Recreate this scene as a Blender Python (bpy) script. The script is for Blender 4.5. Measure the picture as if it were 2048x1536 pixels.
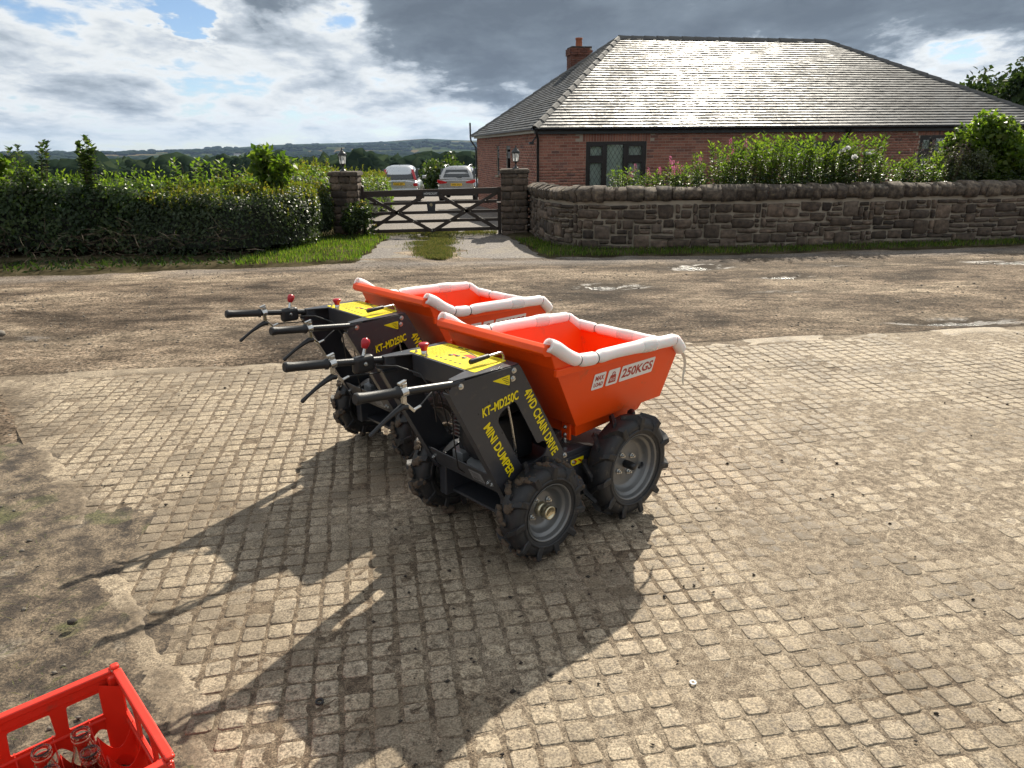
import bpy, math, random
import numpy as np
from mathutils import Matrix, Vector, geometry
random.seed(7); RNG = np.random.default_rng(7)
SC = bpy.context.scene
for o in list(bpy.data.objects): bpy.data.objects.remove(o)
COL = SC.collection
R = math.radians

# ------------------------------------------------------------------ camera
FPX, PITCH, ROLL, CAMH = 1470.0, math.atan(471/1470.0), R(0.7), 1.6
cd = bpy.data.cameras.new('camera'); cam = bpy.data.objects.new('camera', cd); COL.objects.link(cam)
F_ = Vector((0, math.cos(PITCH), -math.sin(PITCH))); U_ = Vector((0, math.sin(PITCH), math.cos(PITCH))); R_ = Vector((1, 0, 0))
CR = R_*math.cos(ROLL) - U_*math.sin(ROLL); CU = U_*math.cos(ROLL) + R_*math.sin(ROLL)
m3 = Matrix((CR, CU, -F_)).transposed()
cam.matrix_world = Matrix.Translation((0, 0, CAMH)) @ m3.to_4x4()
cd.sensor_fit = 'HORIZONTAL'; cd.sensor_width = 36; cd.lens = FPX/2048*36; cd.clip_start = 0.05; cd.clip_end = 40000
SC.camera = cam

# ------------------------------------------------------------------ light
SUN_EL, SUN_AZ = R(37.7), R(19.5)          # azimuth clockwise from +Y
EXPOSURE = 1.10
SKY_STRENGTH = 0.05
sl = bpy.data.lights.new('sun', 'SUN'); sun = bpy.data.objects.new('sun', sl); COL.objects.link(sun)
sl.energy = 3.8; sl.angle = R(0.55); sl.color = (1.0, 0.92, 0.78)
sd_ = Vector((math.sin(SUN_AZ)*math.cos(SUN_EL), math.cos(SUN_AZ)*math.cos(SUN_EL), math.sin(SUN_EL)))
sun.rotation_euler = sd_.to_track_quat('Z', 'Y').to_euler()
sun.location = sd_*60

SC.view_settings.view_transform = 'Standard'; SC.view_settings.look = 'None'
SC.view_settings.exposure = EXPOSURE; SC.view_settings.gamma = 1.0; SC.view_settings.use_curve_mapping = False
SC.render.resolution_x = 1024; SC.render.resolution_y = 768
SC.render.engine = 'CYCLES'

# ------------------------------------------------------------------ node helper
class NT:
    def __init__(s, tree): s.t = tree; s.n = tree.nodes; s.l = tree.links
    def node(s, typ, **kw):
        nd = s.n.new(typ)
        for k, v in kw.items():
            if k == 'inp':
                for kk, vv in v.items(): s.set(nd, kk, vv)
            else: setattr(nd, k, v)
        return nd
    def set(s, nd, k, v):
        if isinstance(v, bpy.types.NodeSocket): s.l.new(v, nd.inputs[k])
        else: nd.inputs[k].default_value = v
    def math(s, op, a, b=0.0, c=0.0, clamp=False):
        nd = s.node('ShaderNodeMath', operation=op); nd.use_clamp = clamp
        s.set(nd, 0, a); s.set(nd, 1, b); s.set(nd, 2, c); return nd.outputs[0]
    def noise(s, vec, scale, detail=4, rough=.55, dist=0.0, out='Fac', dim='3D'):
        nd = s.node('ShaderNodeTexNoise'); nd.noise_dimensions = dim
        s.set(nd, 'Vector', vec); s.set(nd, 'Scale', scale); s.set(nd, 'Detail', detail); s.set(nd, 'Roughness', rough); s.set(nd, 'Distortion', dist)
        return nd.outputs[out]
    def ramp(s, fac, stops, interp='LINEAR'):
        nd = s.node('ShaderNodeValToRGB'); cr = nd.color_ramp; cr.interpolation = interp
        while len(cr.elements) < len(stops): cr.elements.new(0.5)
        for e, (p, col) in zip(cr.elements, stops):
            e.position = p
            e.color = (col, col, col, 1) if isinstance(col, (int, float)) else (*col, 1)
        s.set(nd, 'Fac', fac); return nd.outputs['Color']
    def mix(s, fac, a, b, typ='MIX'):
        nd = s.node('ShaderNodeMix', data_type='RGBA', blend_type=typ)
        s.set(nd, 'Factor', fac)
        for k, v in ((6, a), (7, b)):
            if isinstance(v, bpy.types.NodeSocket): s.l.new(v, nd.inputs[k])
            else: nd.inputs[k].default_value = (*v, 1) if len(v) == 3 else v
        return nd.outputs[2]
    def maprange(s, v, a, b, c=0.0, d=1.0, smooth=True):
        nd = s.node('ShaderNodeMapRange'); nd.interpolation_type = 'SMOOTHSTEP' if smooth else 'LINEAR'
        s.set(nd, 0, v); s.set(nd, 1, a); s.set(nd, 2, b); s.set(nd, 3, c); s.set(nd, 4, d); return nd.outputs[0]

# ------------------------------------------------------------------ world: Nishita sky seen through a broken cloud layer
W = bpy.data.worlds.new('World'); SC.world = W; W.use_nodes = True
t = NT(W.node_tree); t.n.clear()
sky = t.node('ShaderNodeTexSky'); sky.sky_type = 'NISHITA'; sky.sun_disc = False
sky.sun_elevation = SUN_EL; sky.sun_rotation = SUN_AZ; sky.altitude = 120; sky.dust_density = 0.15; sky.ozone_density = 2.5; sky.air_density = 0.8
bg1 = t.node('ShaderNodeBackground'); t.set(bg1, 'Color', sky.outputs[0]); t.set(bg1, 'Strength', SKY_STRENGTH)
tc = t.node('ShaderNodeTexCoord'); d3 = tc.outputs['Generated']
sp = t.node('ShaderNodeSeparateXYZ'); t.set(sp, 0, d3)
zc = t.math('MAXIMUM', sp.outputs[2], 0.0)
zz = t.math('ADD', zc, 0.20)
px = t.math('DIVIDE', sp.outputs[0], zz); py = t.math('DIVIDE', sp.outputs[1], zz)
cb = t.node('ShaderNodeCombineXYZ'); t.set(cb, 0, px); t.set(cb, 1, py); t.set(cb, 2, 0.37); pv = cb.outputs[0]
cbs = t.node('ShaderNodeVectorMath', operation='MULTIPLY_ADD'); t.set(cbs, 0, pv); cbs.inputs[1].default_value = (1.35, 1.0, 1); cbs.inputs[2].default_value = (3.1, 1.7, 0)
n1a = t.noise(cbs.outputs[0], 2.1, 12, .55, .2)
bil = t.noise(cbs.outputs[0], 6.5, 8, .58, .15)
bil = t.math('ABSOLUTE', t.math('SUBTRACT', t.math('MULTIPLY', bil, 2.0), 1.0))      # puffy billows
n1 = t.math('SUBTRACT', n1a, t.math('MULTIPLY', t.math('SUBTRACT', bil, .22), .17))                                # billows
n2 = t.noise(cbs.outputs[0], 0.5, 3, .5, .2)                                 # large banks
az = t.math('ARCTAN2', sp.outputs[0], sp.outputs[1])                        # 0 ahead, + right
el = t.math('ARCSINE', sp.outputs[2])
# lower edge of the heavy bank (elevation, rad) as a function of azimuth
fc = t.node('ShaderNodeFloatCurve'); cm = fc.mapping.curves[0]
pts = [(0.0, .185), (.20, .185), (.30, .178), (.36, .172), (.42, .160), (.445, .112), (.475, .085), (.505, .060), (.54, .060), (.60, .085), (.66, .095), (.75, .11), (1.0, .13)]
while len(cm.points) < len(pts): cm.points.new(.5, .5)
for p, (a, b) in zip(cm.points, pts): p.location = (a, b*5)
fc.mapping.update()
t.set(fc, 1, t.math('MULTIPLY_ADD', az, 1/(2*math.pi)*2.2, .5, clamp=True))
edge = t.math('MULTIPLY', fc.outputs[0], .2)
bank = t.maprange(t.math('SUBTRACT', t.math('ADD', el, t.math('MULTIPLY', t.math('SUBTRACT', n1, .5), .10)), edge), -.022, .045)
bank = t.math('MULTIPLY', bank, t.maprange(el, .20, .42, 1.0, .10))  # unseen bank above the view thinned to lift fill light in the shade
bank = t.math('MULTIPLY', bank, t.maprange(t.math('ABSOLUTE', az), .9, 1.7, 1.0, .15))  # bank also thinned out of view, aside and behind, for brighter fill
den = t.math('ADD', t.math('MULTIPLY', n1, 1.05), t.math('MULTIPLY', n2, .35))
den = t.math('SUBTRACT', den, .268)                                             # ~.2 .. .9
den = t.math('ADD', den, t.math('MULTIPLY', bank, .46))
# thinner cloud low over the horizon
den = t.math('SUBTRACT', den, t.maprange(el, .0, .05, .10, 0.0))
# blue hole in the clouds to the upper left
hd = Vector((-0.419, 1.101, 0.155)).normalized()
dq = t.node('ShaderNodeVectorMath', operation='SUBTRACT'); t.set(dq, 0, d3); dq.inputs[1].default_value = hd
dm_ = t.node('ShaderNodeVectorMath', operation='MULTIPLY'); t.set(dm_, 0, dq.outputs[0]); dm_.inputs[1].default_value = (1, 1, 2.9)
dp = t.node('ShaderNodeVectorMath', operation='LENGTH'); t.set(dp, 0, dm_.outputs[0])
hole = t.maprange(t.math('ADD', dp.outputs['Value'], t.math('MULTIPLY', t.math('SUBTRACT', n1, .5), .26)), .004, .060, 1.0, 0.0)
den = t.math('SUBTRACT', den, t.math('MULTIPLY', hole, .42))
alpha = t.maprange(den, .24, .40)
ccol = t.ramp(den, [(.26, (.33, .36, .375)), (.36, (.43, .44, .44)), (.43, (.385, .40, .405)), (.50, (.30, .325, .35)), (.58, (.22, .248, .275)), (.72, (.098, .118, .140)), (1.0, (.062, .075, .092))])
# horizon veil: pale warm haze low down
veil = t.maprange(el, -.01, .05, .70, 0.0)
ccol = t.mix(veil, ccol, (.33, .37, .37))
alpha = t.math('MAXIMUM', alpha, t.math('MULTIPLY', veil, .8))
bg2 = t.node('ShaderNodeBackground'); t.set(bg2, 'Color', ccol); t.set(bg2, 'Strength', 1.0)
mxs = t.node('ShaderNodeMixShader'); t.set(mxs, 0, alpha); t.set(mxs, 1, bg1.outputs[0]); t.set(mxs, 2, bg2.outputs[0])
wo = t.node('ShaderNodeOutputWorld'); t.l.new(mxs.outputs[0], wo.inputs[0])

# ------------------------------------------------------------------ helpers: noise, meshes, objects
def _h(i, j, k, s):
    n = (i*374761393 + j*668265263 + k*2147483647 + s*974711) & 0xffffffff
    n = ((n ^ (n >> 13))*1274126177) & 0xffffffff
    n = ((n ^ (n >> 15))*2246822519) & 0xffffffff
    return ((n ^ (n >> 16)) & 0xffff)/65535.0
def vnoise(P, scale=1.0, seed=0):
    P = np.asarray(P, float)*scale; I = np.floor(P).astype(np.int64); f = P - I; f = f*f*(3-2*f)
    out = 0
    for a in (0, 1):
        for b in (0, 1):
            for c in (0, 1):
                w = (f[..., 0] if a else 1-f[..., 0])*(f[..., 1] if b else 1-f[..., 1])*(f[..., 2] if c else 1-f[..., 2])
                out = out + w*_h(I[..., 0]+a, I[..., 1]+b, I[..., 2]+c, seed)
    return out*2-1
def fbm(P, scale=1.0, octs=4, seed=0):
    s, a, r = 0, 1.0, 0
    for o in range(octs): r = r + a*vnoise(P, scale*2**o, seed+o*17); s += a; a *= .5
    return r/s

def zg(x, y):
    """height of the land (numpy or float)"""
    x = np.asarray(x, float); y = np.asarray(y, float)
    z = -.02*np.clip(y-6, 0, 11.5) - .03*np.clip(y-17.5, 0, 27.5)
    d = np.hypot(x, y)
    far = np.interp(d, [45, 120, 300, 700, 1500, 2300, 3200, 4200, 5600, 7000, 9000], [0, -4, -13, -25, -33, -30, -21, -8, 0, -10, -60])
    return z + far*np.clip((d-45)/40, 0, 1)

ALLM = {}
def mesh_obj(name, V, F, mat, parent=None, smooth=False, tone=None):
    me = bpy.data.meshes.new(name)
    if isinstance(F, np.ndarray):
        V = np.asarray(V, np.float32); n, k = F.shape
        me.vertices.add(len(V)); me.vertices.foreach_set('co', V.ravel())
        me.loops.add(n*k); me.loops.foreach_set('vertex_index', F.astype(np.int32).ravel())
        me.polygons.add(n); me.polygons.foreach_set('loop_start', np.arange(0, n*k, k, dtype=np.int32))
        me.update(calc_edges=True)
    else:
        me.from_pydata([tuple(v) for v in V], [], F); me.update()
    if tone is not None:
        at = me.attributes.new('tone', 'FLOAT', 'FACE'); at.data.foreach_set('value', np.asarray(tone, np.float32))
    if smooth: me.polygons.foreach_set('use_smooth', [True]*len(me.polygons))
    return link(name, me, mat, parent)
def link(name, me, mat, parent=None):
    if mat and not me.materials: me.materials.append(M[mat] if isinstance(mat, str) else mat)
    o = bpy.data.objects.new(name, me); COL.objects.link(o)
    if parent: o.parent = parent
    return o
def tag(o, label=None, cat=None, group=None, kind=None):
    if label: o['label'] = label
    if cat: o['category'] = cat
    if group: o['group'] = group
    if kind: o['kind'] = kind
    return o
def thing(name, label, cat, loc=(0, 0, 0), rz=0.0, group=None):
    o = bpy.data.objects.new(name, None); COL.objects.link(o); o.location = loc; o.rotation_euler = (0, 0, rz); o.empty_display_size = .1
    return tag(o, label, cat, group)
def copy_tree(o, parent=None):
    c = o.copy(); COL.objects.link(c); c.parent = parent
    for ch in o.children: copy_tree(ch, c)
    return c

class MB:
    """collects shapes into one mesh"""
    def __init__(s): s.v = []; s.f = []; s.sm = []
    def add(s, V, F, smooth=False):
        b = len(s.v); s.v += [tuple(map(float, p)) for p in V]; s.f += [tuple(i+b for i in f) for f in F]; s.sm += [smooth]*len(F); return s
    def box(s, c, d, rot=None, taper=1.0):
        x, y, z = (q/2 for q in d)
        V = [Vector((a*x*(taper if e > 0 else 1), b*y*(taper if e > 0 else 1), e*z)) for e in (-1, 1) for a, b in ((-1, -1), (1, -1), (1, 1), (-1, 1))]
        if rot is not None: V = [rot @ v for v in V]
        V = [v + Vector(c) for v in V]
        return s.add(V, [(3, 2, 1, 0), (4, 5, 6, 7), (0, 1, 5, 4), (1, 2, 6, 5), (2, 3, 7, 6), (3, 0, 4, 7)])
    def bar(s, a, b, w, h, up=(0, 0, 1)):
        a, b = Vector(a), Vector(b); x = (b-a); L = x.length; x.normalize(); y = Vector(up).cross(x)
        if y.length < 1e-4: y = Vector((0, 1, 0)).cross(x)
        y.normalize(); z = x.cross(y)
        return s.box((a+b)/2, (L, w, h), Matrix((x, y, z)).transposed())
    def tube(s, pts, r, n=10, caps=True, smooth=True, closed=False):
        P = [Vector(p) for p in pts]; rr = r if isinstance(r, (list, tuple)) else [r]*len(P); V = []; F = []
        nrm = None
        for i, p in enumerate(P):
            if closed: tg = P[(i+1) % len(P)]-P[i-1]
            else: tg = (P[min(i+1, len(P)-1)]-P[max(i-1, 0)])
            tg.normalize()
            if nrm is None:
                nrm = tg.cross(Vector((0, 0, 1)))
                if nrm.length < .1: nrm = tg.cross(Vector((0, 1, 0)))
            nrm = (nrm - tg*nrm.dot(tg)).normalized(); bn = tg.cross(nrm)
            for k in range(n):
                a = 2*math.pi*k/n; V.append(p + (nrm*math.cos(a)+bn*math.sin(a))*rr[i])
        m = len(P)
        for i in range(m if closed else m-1):
            for k in range(n):
                a, b = i*n+k, i*n+(k+1) % n; j = ((i+1) % m)*n
                F.append((a, b, j+(k+1) % n, j+k))
        s.add(V, F, smooth)
        if caps and not closed:
            s.add(V[:n], [tuple(range(n))[::-1]]); s.add(V[-n:], [tuple(range(n))])
        return s
    def cyl(s, a, b, r, n=16, r2=None): return s.tube([a, b], [r, r if r2 is None else r2], n)
    def lathe(s, prof, n=32, axis='Y', c=(0, 0, 0), smooth=True, closed=False):
        """prof: (radius, along)"""
        V = []; F = []; m = len(prof)
        for r, h in prof:
            for k in range(n):
                a = 2*math.pi*k/n; u, w = r*math.cos(a), r*math.sin(a)
                p = {'Y': (u, h, w), 'Z': (u, w, h), 'X': (h, u, w)}[axis]
                V.append((p[0]+c[0], p[1]+c[1], p[2]+c[2]))
        for i in range(m if closed else m-1):
            for k in range(n):
                j = ((i+1) % m)*n
                F.append((i*n+k, j+k, j+(k+1) % n, i*n+(k+1) % n) if axis == 'Y' else (i*n+k, i*n+(k+1) % n, j+(k+1) % n, j+k))
        return s.add(V, F, smooth)
    def prism(s, poly, d0, d1, plane='XZ'):
        """extrude a convex-ish 2D polygon"""
        n = len(poly)
        def P(a, b, h): return {'XZ': (a, h, b), 'XY': (a, b, h), 'YZ': (h, a, b)}[plane]
        V = [P(a, b, d0) for a, b in poly]+[P(a, b, d1) for a, b in poly]
        F = [tuple(range(n)), tuple(range(n, 2*n))[::-1]]+[(i, n+i, n+(i+1) % n, (i+1) % n) for i in range(n)]
        return s.add(V, F)
    def build(s, name, mat, parent=None, bevel=0, seg=2, fix=True):
        me = bpy.data.meshes.new(name); me.from_pydata(s.v, [], s.f)
        me.polygons.foreach_set('use_smooth', s.sm); me.update()
        if fix:
            import bmesh
            bm = bmesh.new(); bm.from_mesh(me); bmesh.ops.recalc_face_normals(bm, faces=bm.faces); bm.to_mesh(me); bm.free()
        o = link(name, me, mat, parent)
        if bevel:
            b = o.modifiers.new('bevel', 'BEVEL'); b.width = bevel; b.segments = seg; b.limit_method = 'ANGLE'; b.angle_limit = R(40)
        return o

def curve_mesh(cu):
    o = bpy.data.objects.new('tmp', cu); COL.objects.link(o)
    dg = bpy.context.evaluated_depsgraph_get(); me = bpy.data.meshes.new_from_object(o.evaluated_get(dg))
    bpy.data.objects.remove(o); bpy.data.curves.remove(cu); me.materials.clear(); return me
def plate_mesh(loops, thick):
    """flat plate with holes in XY, thickness centred on z=0"""
    cu = bpy.data.curves.new('plate', 'CURVE'); cu.dimensions = '2D'; cu.fill_mode = 'BOTH'; cu.extrude = thick/2
    for lp in loops:
        s = cu.splines.new('POLY'); s.points.add(len(lp)-1); s.use_cyclic_u = True
        for p, (x, y) in zip(s.points, lp): p.co = (x, y, 0, 1)
    return curve_mesh(cu)
def rounded(poly, r, n=5):
    out = []
    m = len(poly)
    for i in range(m):
        p, a, b = Vector(poly[i]), Vector(poly[i-1]), Vector(poly[(i+1) % m])
        u, w = (a-p), (b-p); ru = min(r, u.length*.45, w.length*.45); q0 = p+u.normalized()*ru; q1 = p+w.normalized()*ru
        for k in range(n+1):
            s = k/n; out.append(tuple(q0*(1-s)**2 + p*2*s*(1-s) + q1*s*s))
    return out
def frame(o, right, up): # matrix from origin, right and up vectors
    x = Vector(right).normalized(); z = x.cross(Vector(up)).normalized(); y = z.cross(x)
    m = Matrix((x, y, z)).transposed().to_4x4(); m.translation = Vector(o); return m
def text_obj(name, s, o, right, up, w, h, mat, parent, bold=.012, shear=0.0, ext=.0004, spacing=1.0):
    cu = bpy.data.curves.new('text', 'FONT'); cu.body = s; cu.size = 1; cu.offset = bold; cu.shear = shear; cu.extrude = 0; cu.space_character = spacing; cu.resolution_u = 3
    me = curve_mesh(cu)
    co = np.empty(len(me.vertices)*3, np.float32); me.vertices.foreach_get('co', co); co = co.reshape(-1, 3)
    mn, mx = co.min(0), co.max(0); co[:, 0] = (co[:, 0]-mn[0])/(mx[0]-mn[0])*w; co[:, 1] = (co[:, 1]-mn[1])/(mx[1]-mn[1])*h
    me.vertices.foreach_set('co', co.ravel()); me.update()
    ob = link(name, me, mat, parent); ob.matrix_basis = frame(o, right, up); return ob

# ------------------------------------------------------------------ leaves
def leaf_mesh(name, C, A, N, L, Wd, mat, parent=None, tone=None, fold=.25):
    """one folded four-cornered leaf per row: C base point, A axis, N normal, L length, Wd half-width"""
    C = np.asarray(C, np.float32); n = len(C)
    A = A/np.maximum(np.linalg.norm(A, axis=1, keepdims=True), 1e-6)
    S = np.cross(A, N); S /= np.maximum(np.linalg.norm(S, axis=1, keepdims=True), 1e-6); Nn = np.cross(S, A)
    L = np.broadcast_to(L, n)[:, None]; Wd = np.broadcast_to(Wd, n)[:, None]
    V = np.empty((n, 4, 3), np.float32)
    V[:, 0] = C; V[:, 1] = C+A*L*.45+S*Wd+Nn*Wd*fold; V[:, 2] = C+A*L-Nn*L*.12; V[:, 3] = C+A*L*.45-S*Wd+Nn*Wd*fold
    Fc = np.arange(n*4).reshape(n, 4)
    return mesh_obj(name, V.reshape(-1, 3), Fc, mat, parent, tone=RNG.random(n) if tone is None else tone)
def rnd_dirs(n):
    v = RNG.normal(size=(n, 3)); return v/np.linalg.norm(v, axis=1, keepdims=True)

# ------------------------------------------------------------------ materials
M = {}
def base(name):
    m = bpy.data.materials.new(name); m.use_nodes = True; nt = NT(m.node_tree); nt.n.clear()
    out = nt.node('ShaderNodeOutputMaterial'); bs = nt.node('ShaderNodeBsdfPrincipled'); nt.l.new(bs.outputs[0], out.inputs[0])
    M[name] = m; return nt, bs, out
def pos(nt): return nt.node('ShaderNodeNewGeometry').outputs['Position']
def objc(nt): return nt.node('ShaderNodeTexCoord').outputs['Object']
def bump(nt, bs, h, strength=.4, dist=.01):
    b = nt.node('ShaderNodeBump'); nt.set(b, 'Height', h); b.inputs['Strength'].default_value = strength; b.inputs['Distance'].default_value = dist
    nt.l.new(b.outputs[0], bs.inputs['Normal'])
def simple(name, col, rough=.5, metal=0.0, var=.12, nscale=6.0, rvar=.1, bumps=0.0, bscale=200, coat=0.0, spec=.5, dirt=None, dirtamt=.0):
    nt, bs, out = base(name); p = objc(nt)
    n = nt.noise(p, nscale, 5, .6)
    c1 = tuple(max(0, c*(1-var)) for c in col); c2 = tuple(min(1, c*(1+var)) for c in col)
    c = nt.mix(n, c1, c2)
    if dirt:
        dn = nt.maprange(nt.noise(p, nscale*2.3, 6, .65), .62-dirtamt*.25, .80-dirtamt*.2)
        c = nt.mix(nt.math('MULTIPLY', dn, .8), c, dirt)
    nt.set(bs, 'Base Color', c); bs.inputs['Metallic'].default_value = metal
    nt.set(bs, 'Roughness', nt.maprange(n, .2, .8, max(.03, rough-rvar), min(1, rough+rvar), False))
    bs.inputs['Coat Weight'].default_value = coat; bs.inputs['Specular IOR Level'].default_value = spec
    if bumps: bump(nt, bs, nt.noise(p, bscale, 4, .6), bumps, .004)
    return nt, bs
nt, bs = simple('orange_paint', (.86, .076, .003), .42, var=.06, nscale=5, rvar=.10, coat=.06, spec=.35, dirt=(.50, .11, .035), dirtamt=.10); bump(nt, bs, nt.noise(objc(nt), 7, 3, .5), .10, .006)
simple('charcoal_paint', (.034, .036, .042), .36, var=.2, nscale=9, rvar=.1, coat=.10, dirt=(.085, .072, .058), dirtamt=.25)
simple('black_plastic', (.013, .013, .014), .40, var=.2, bumps=.1)
simple('black_rubber', (.017, .017, .018), .58, var=.3, nscale=14, bumps=.15, dirt=(.10, .08, .06), dirtamt=.25)
simple('grip_rubber', (.012, .012, .013), .5, bumps=.2, bscale=600)
simple('dried_mud', (.085, .060, .040), .95, var=.35, nscale=60, bumps=.8, bscale=260)
simple('zinc', (.62, .62, .60), .28, metal=1, var=.12, nscale=40)
simple('brass_zinc', (.62, .56, .40), .3, metal=1, var=.12, nscale=40)
simple('rim_grey', (.19, .19, .187), .38, metal=.55, var=.12, nscale=12, dirt=(.13, .11, .085), dirtamt=.12)
simple('red_plastic_knob', (.42, .012, .022), .3)
simple('yellow_print', (.84, .67, .004), .38, var=.04)
simple('black_print', (.012, .012, .012), .5)
simple('white_print', (.80, .79, .77), .42, var=.03)
simple('red_print', (.40, .022, .010), .45)
nt, bs = simple('foam_white', (.82, .79, .77), .75, var=.04, nscale=12, bumps=.25, bscale=300); bs.inputs['Subsurface Weight'].default_value = .6; bs.inputs['Subsurface Radius'].default_value = (.03, .02, .02); bs.inputs['Subsurface Scale'].default_value = 1.0
simple('engine_metal', (.20, .20, .20), .45, metal=.7, var=.3, nscale=20)
simple('engine_dark', (.018, .018, .02), .5)
simple('silver_plate', (.27, .275, .28), .45, metal=.3, var=.08)
simple('engine_orange', (.55, .12, .01), .4)
simple('gate_wood', (.030, .019, .013), .62, var=.4, nscale=18, bumps=.3, bscale=90)
simple('lamp_metal', (.016, .017, .018), .35)
simple('bulb', (.75, .75, .72), .25)
simple('brass', (.50, .36, .13), .35, metal=1)
simple('black_upvc', (.012, .012, .014), .35)
simple('frame_brown', (.016, .011, .010), .38)
simple('curtain', (.66, .74, .70), .8, var=.12, nscale=8)
simple('lead', (.05, .055, .05), .5)
simple('chimney_pot', (.34, .105, .05), .75)
simple('car_silver', (.55, .57, .58), .30, metal=.75, var=.03, coat=.8)
simple('car_grey', (.36, .355, .35), .30, metal=.75, var=.03, coat=.8)
simple('car_black', (.012, .012, .013), .5)
simple('car_glass', (.010, .013, .015), .06, spec=.9)
simple('tail_red', (.45, .01, .015), .18, coat=.6)
simple('plate_yellow', (.75, .47, .02), .4)
simple('crate_red', (.64, .030, .012), .38, var=.08, nscale=7, rvar=.12, dirt=(.30, .06, .035), dirtamt=.25)
simple('bark', (.055, .042, .030), .9, var=.35, nscale=20, bumps=.6, bscale=40)
simple('twig', (.07, .048, .03), .9, var=.3, nscale=20)
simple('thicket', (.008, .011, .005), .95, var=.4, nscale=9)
simple('pebble', (.15, .13, .105), .8, var=.45, nscale=30, bumps=.4, bscale=150)
simple('clod', (.035, .028, .022), .95, var=.4, nscale=60, bumps=.6, bscale=200)
simple('straw', (.40, .32, .18), .7)
simple('farm_white', (.62, .62, .58), .7)
simple('farm_brick', (.26, .12, .08), .8)
simple('farm_roof', (.09, .08, .08), .7)
simple('slate_ridge', (.085, .082, .078), .75, var=.35, nscale=8, bumps=.5, bscale=60, dirt=(.16, .15, .12), dirtamt=.2)
simple('mortar', (.31, .265, .205), .95, var=.25, nscale=14, bumps=.5, bscale=120)
simple('brick_mortar', (.42, .35, .28), .95, var=.15, nscale=10, bumps=.3, bscale=120)
simple('fleece', (.62, .58, .45), .8)

def glass(name, col=(1, 1, 1), rough=.0, trans=.72, tintw=.25):
    nt, bs, out = base(name)
    g = nt.node('ShaderNodeBsdfGlass'); g.inputs['Color'].default_value = (*col, 1); g.inputs['Roughness'].default_value = rough; g.inputs['IOR'].default_value = 1.45
    nt.l.new(g.outputs[0], out.inputs[0])
glass('bottle_glass', (.93, .96, .95))
nt, bs, out = base('lamp_glass')
tr = nt.node('ShaderNodeBsdfTransparent'); gl = nt.node('ShaderNodeBsdfTranslucent'); gl.inputs['Color'].default_value = (.85, .87, .88, 1)
ms = nt.node('ShaderNodeMixShader'); ms.inputs[0].default_value = .62; nt.l.new(tr.outputs[0], ms.inputs[1]); nt.l.new(gl.outputs[0], ms.inputs[2]); nt.l.new(ms.outputs[0], out.inputs[0])
nt, bs, out = base('window_glass')
tr = nt.node('ShaderNodeBsdfTransparent'); tr.inputs['Color'].default_value = (.94, .96, .95, 1); gl = nt.node('ShaderNodeBsdfGlossy'); gl.inputs['Roughness'].default_value = .03
fr = nt.node('ShaderNodeFresnel'); fr.inputs['IOR'].default_value = 1.5
ms = nt.node('ShaderNodeMixShader'); nt.l.new(nt.math('ADD', fr.outputs[0], .02), ms.inputs[0]); nt.l.new(tr.outputs[0], ms.inputs[1]); nt.l.new(gl.outputs[0], ms.inputs[2]); nt.l.new(ms.outputs[0], out.inputs[0])

# clear packing film / tape
nt, bs, out = base('tape_film')
nt.set(bs, 'Base Color', (.8, .8, .78, 1)); bs.inputs['Roughness'].default_value = .25; bs.inputs['Alpha'].default_value = .35

def tone_mat(name, stops, rough=.8, nscale=20, namt=.35, bumps=.4, bscale=80, spec=.5, rstops=None, rand=True):
    """per-piece colour from the tone attribute (or the object's own random number) with grain on top"""
    nt, bs, out = base(name); p = pos(nt)
    at = nt.node('ShaderNodeAttribute'); at.attribute_name = 'tone'
    oi = nt.node('ShaderNodeObjectInfo')
    v = at.outputs['Fac']
    if rand: v = nt.math('FRACT', nt.math('ADD', v, oi.outputs['Random']))
    c = nt.ramp(v, stops)
    n = nt.noise(p, nscale, 6, .65)
    c = nt.mix(namt, c, nt.ramp(n, [(.36, .10), (.5, .5), (.64, .95)]), 'OVERLAY')
    nt.set(bs, 'Base Color', c); bs.inputs['Specular IOR Level'].default_value = spec
    nt.set(bs, 'Roughness', rough)
    if bumps: bump(nt, bs, nt.noise(p, bscale, 5, .65), bumps, .006)
    return nt, bs
tone_mat('brick', [(0, (.21, .085, .060)), (.35, (.30, .122, .084)), (.7, (.36, .16, .11)), (.92, (.26, .12, .09)), (1, (.15, .075, .062))], .88, 30, .25, .3, 120)
tone_mat('chimney_brick', [(0, (.11, .046, .033)), (.5, (.17, .066, .044)), (1, (.14, .060, .045))], .9, 30, .25, .3, 120)
tone_mat('brick_lintel', [(0, (.20, .08, .05)), (.5, (.27, .12, .075)), (1, (.22, .10, .065))], .88, 30, .25, .3, 120)
nt, bs = tone_mat('stone', [(0, (.034, .025, .019)), (.3, (.095, .068, .048)), (.5, (.055, .041, .031)), (.75, (.150, .108, .078)), (.9, (.070, .050, .038)), (1, (.115, .088, .066))], .92, 12, .55, .8, 45)
# pale lichen on the stones
p = pos(nt); lich = nt.maprange(nt.noise(p, 26, 5, .7), .66, .74)
lk = bs.inputs['Base Color'].links[0].from_socket
nt.set(bs, 'Base Color', nt.mix(nt.math('MULTIPLY', lich, .45), lk, (.26, .25, .20)))
nt, bs = tone_mat('coping', [(0, (.050, .038, .029)), (.4, (.105, .080, .060)), (.7, (.070, .055, .042)), (1, (.12, .095, .072))], .94, 14, .7, 1.0, 35)
p = pos(nt); lich = nt.maprange(nt.noise(p, 14, 5, .7), .56, .70)
lk = bs.inputs['Base Color'].links[0].from_socket
nt.set(bs, 'Base Color', nt.mix(nt.math('MULTIPLY', lich, .5), lk, (.24, .20, .10)))
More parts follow.
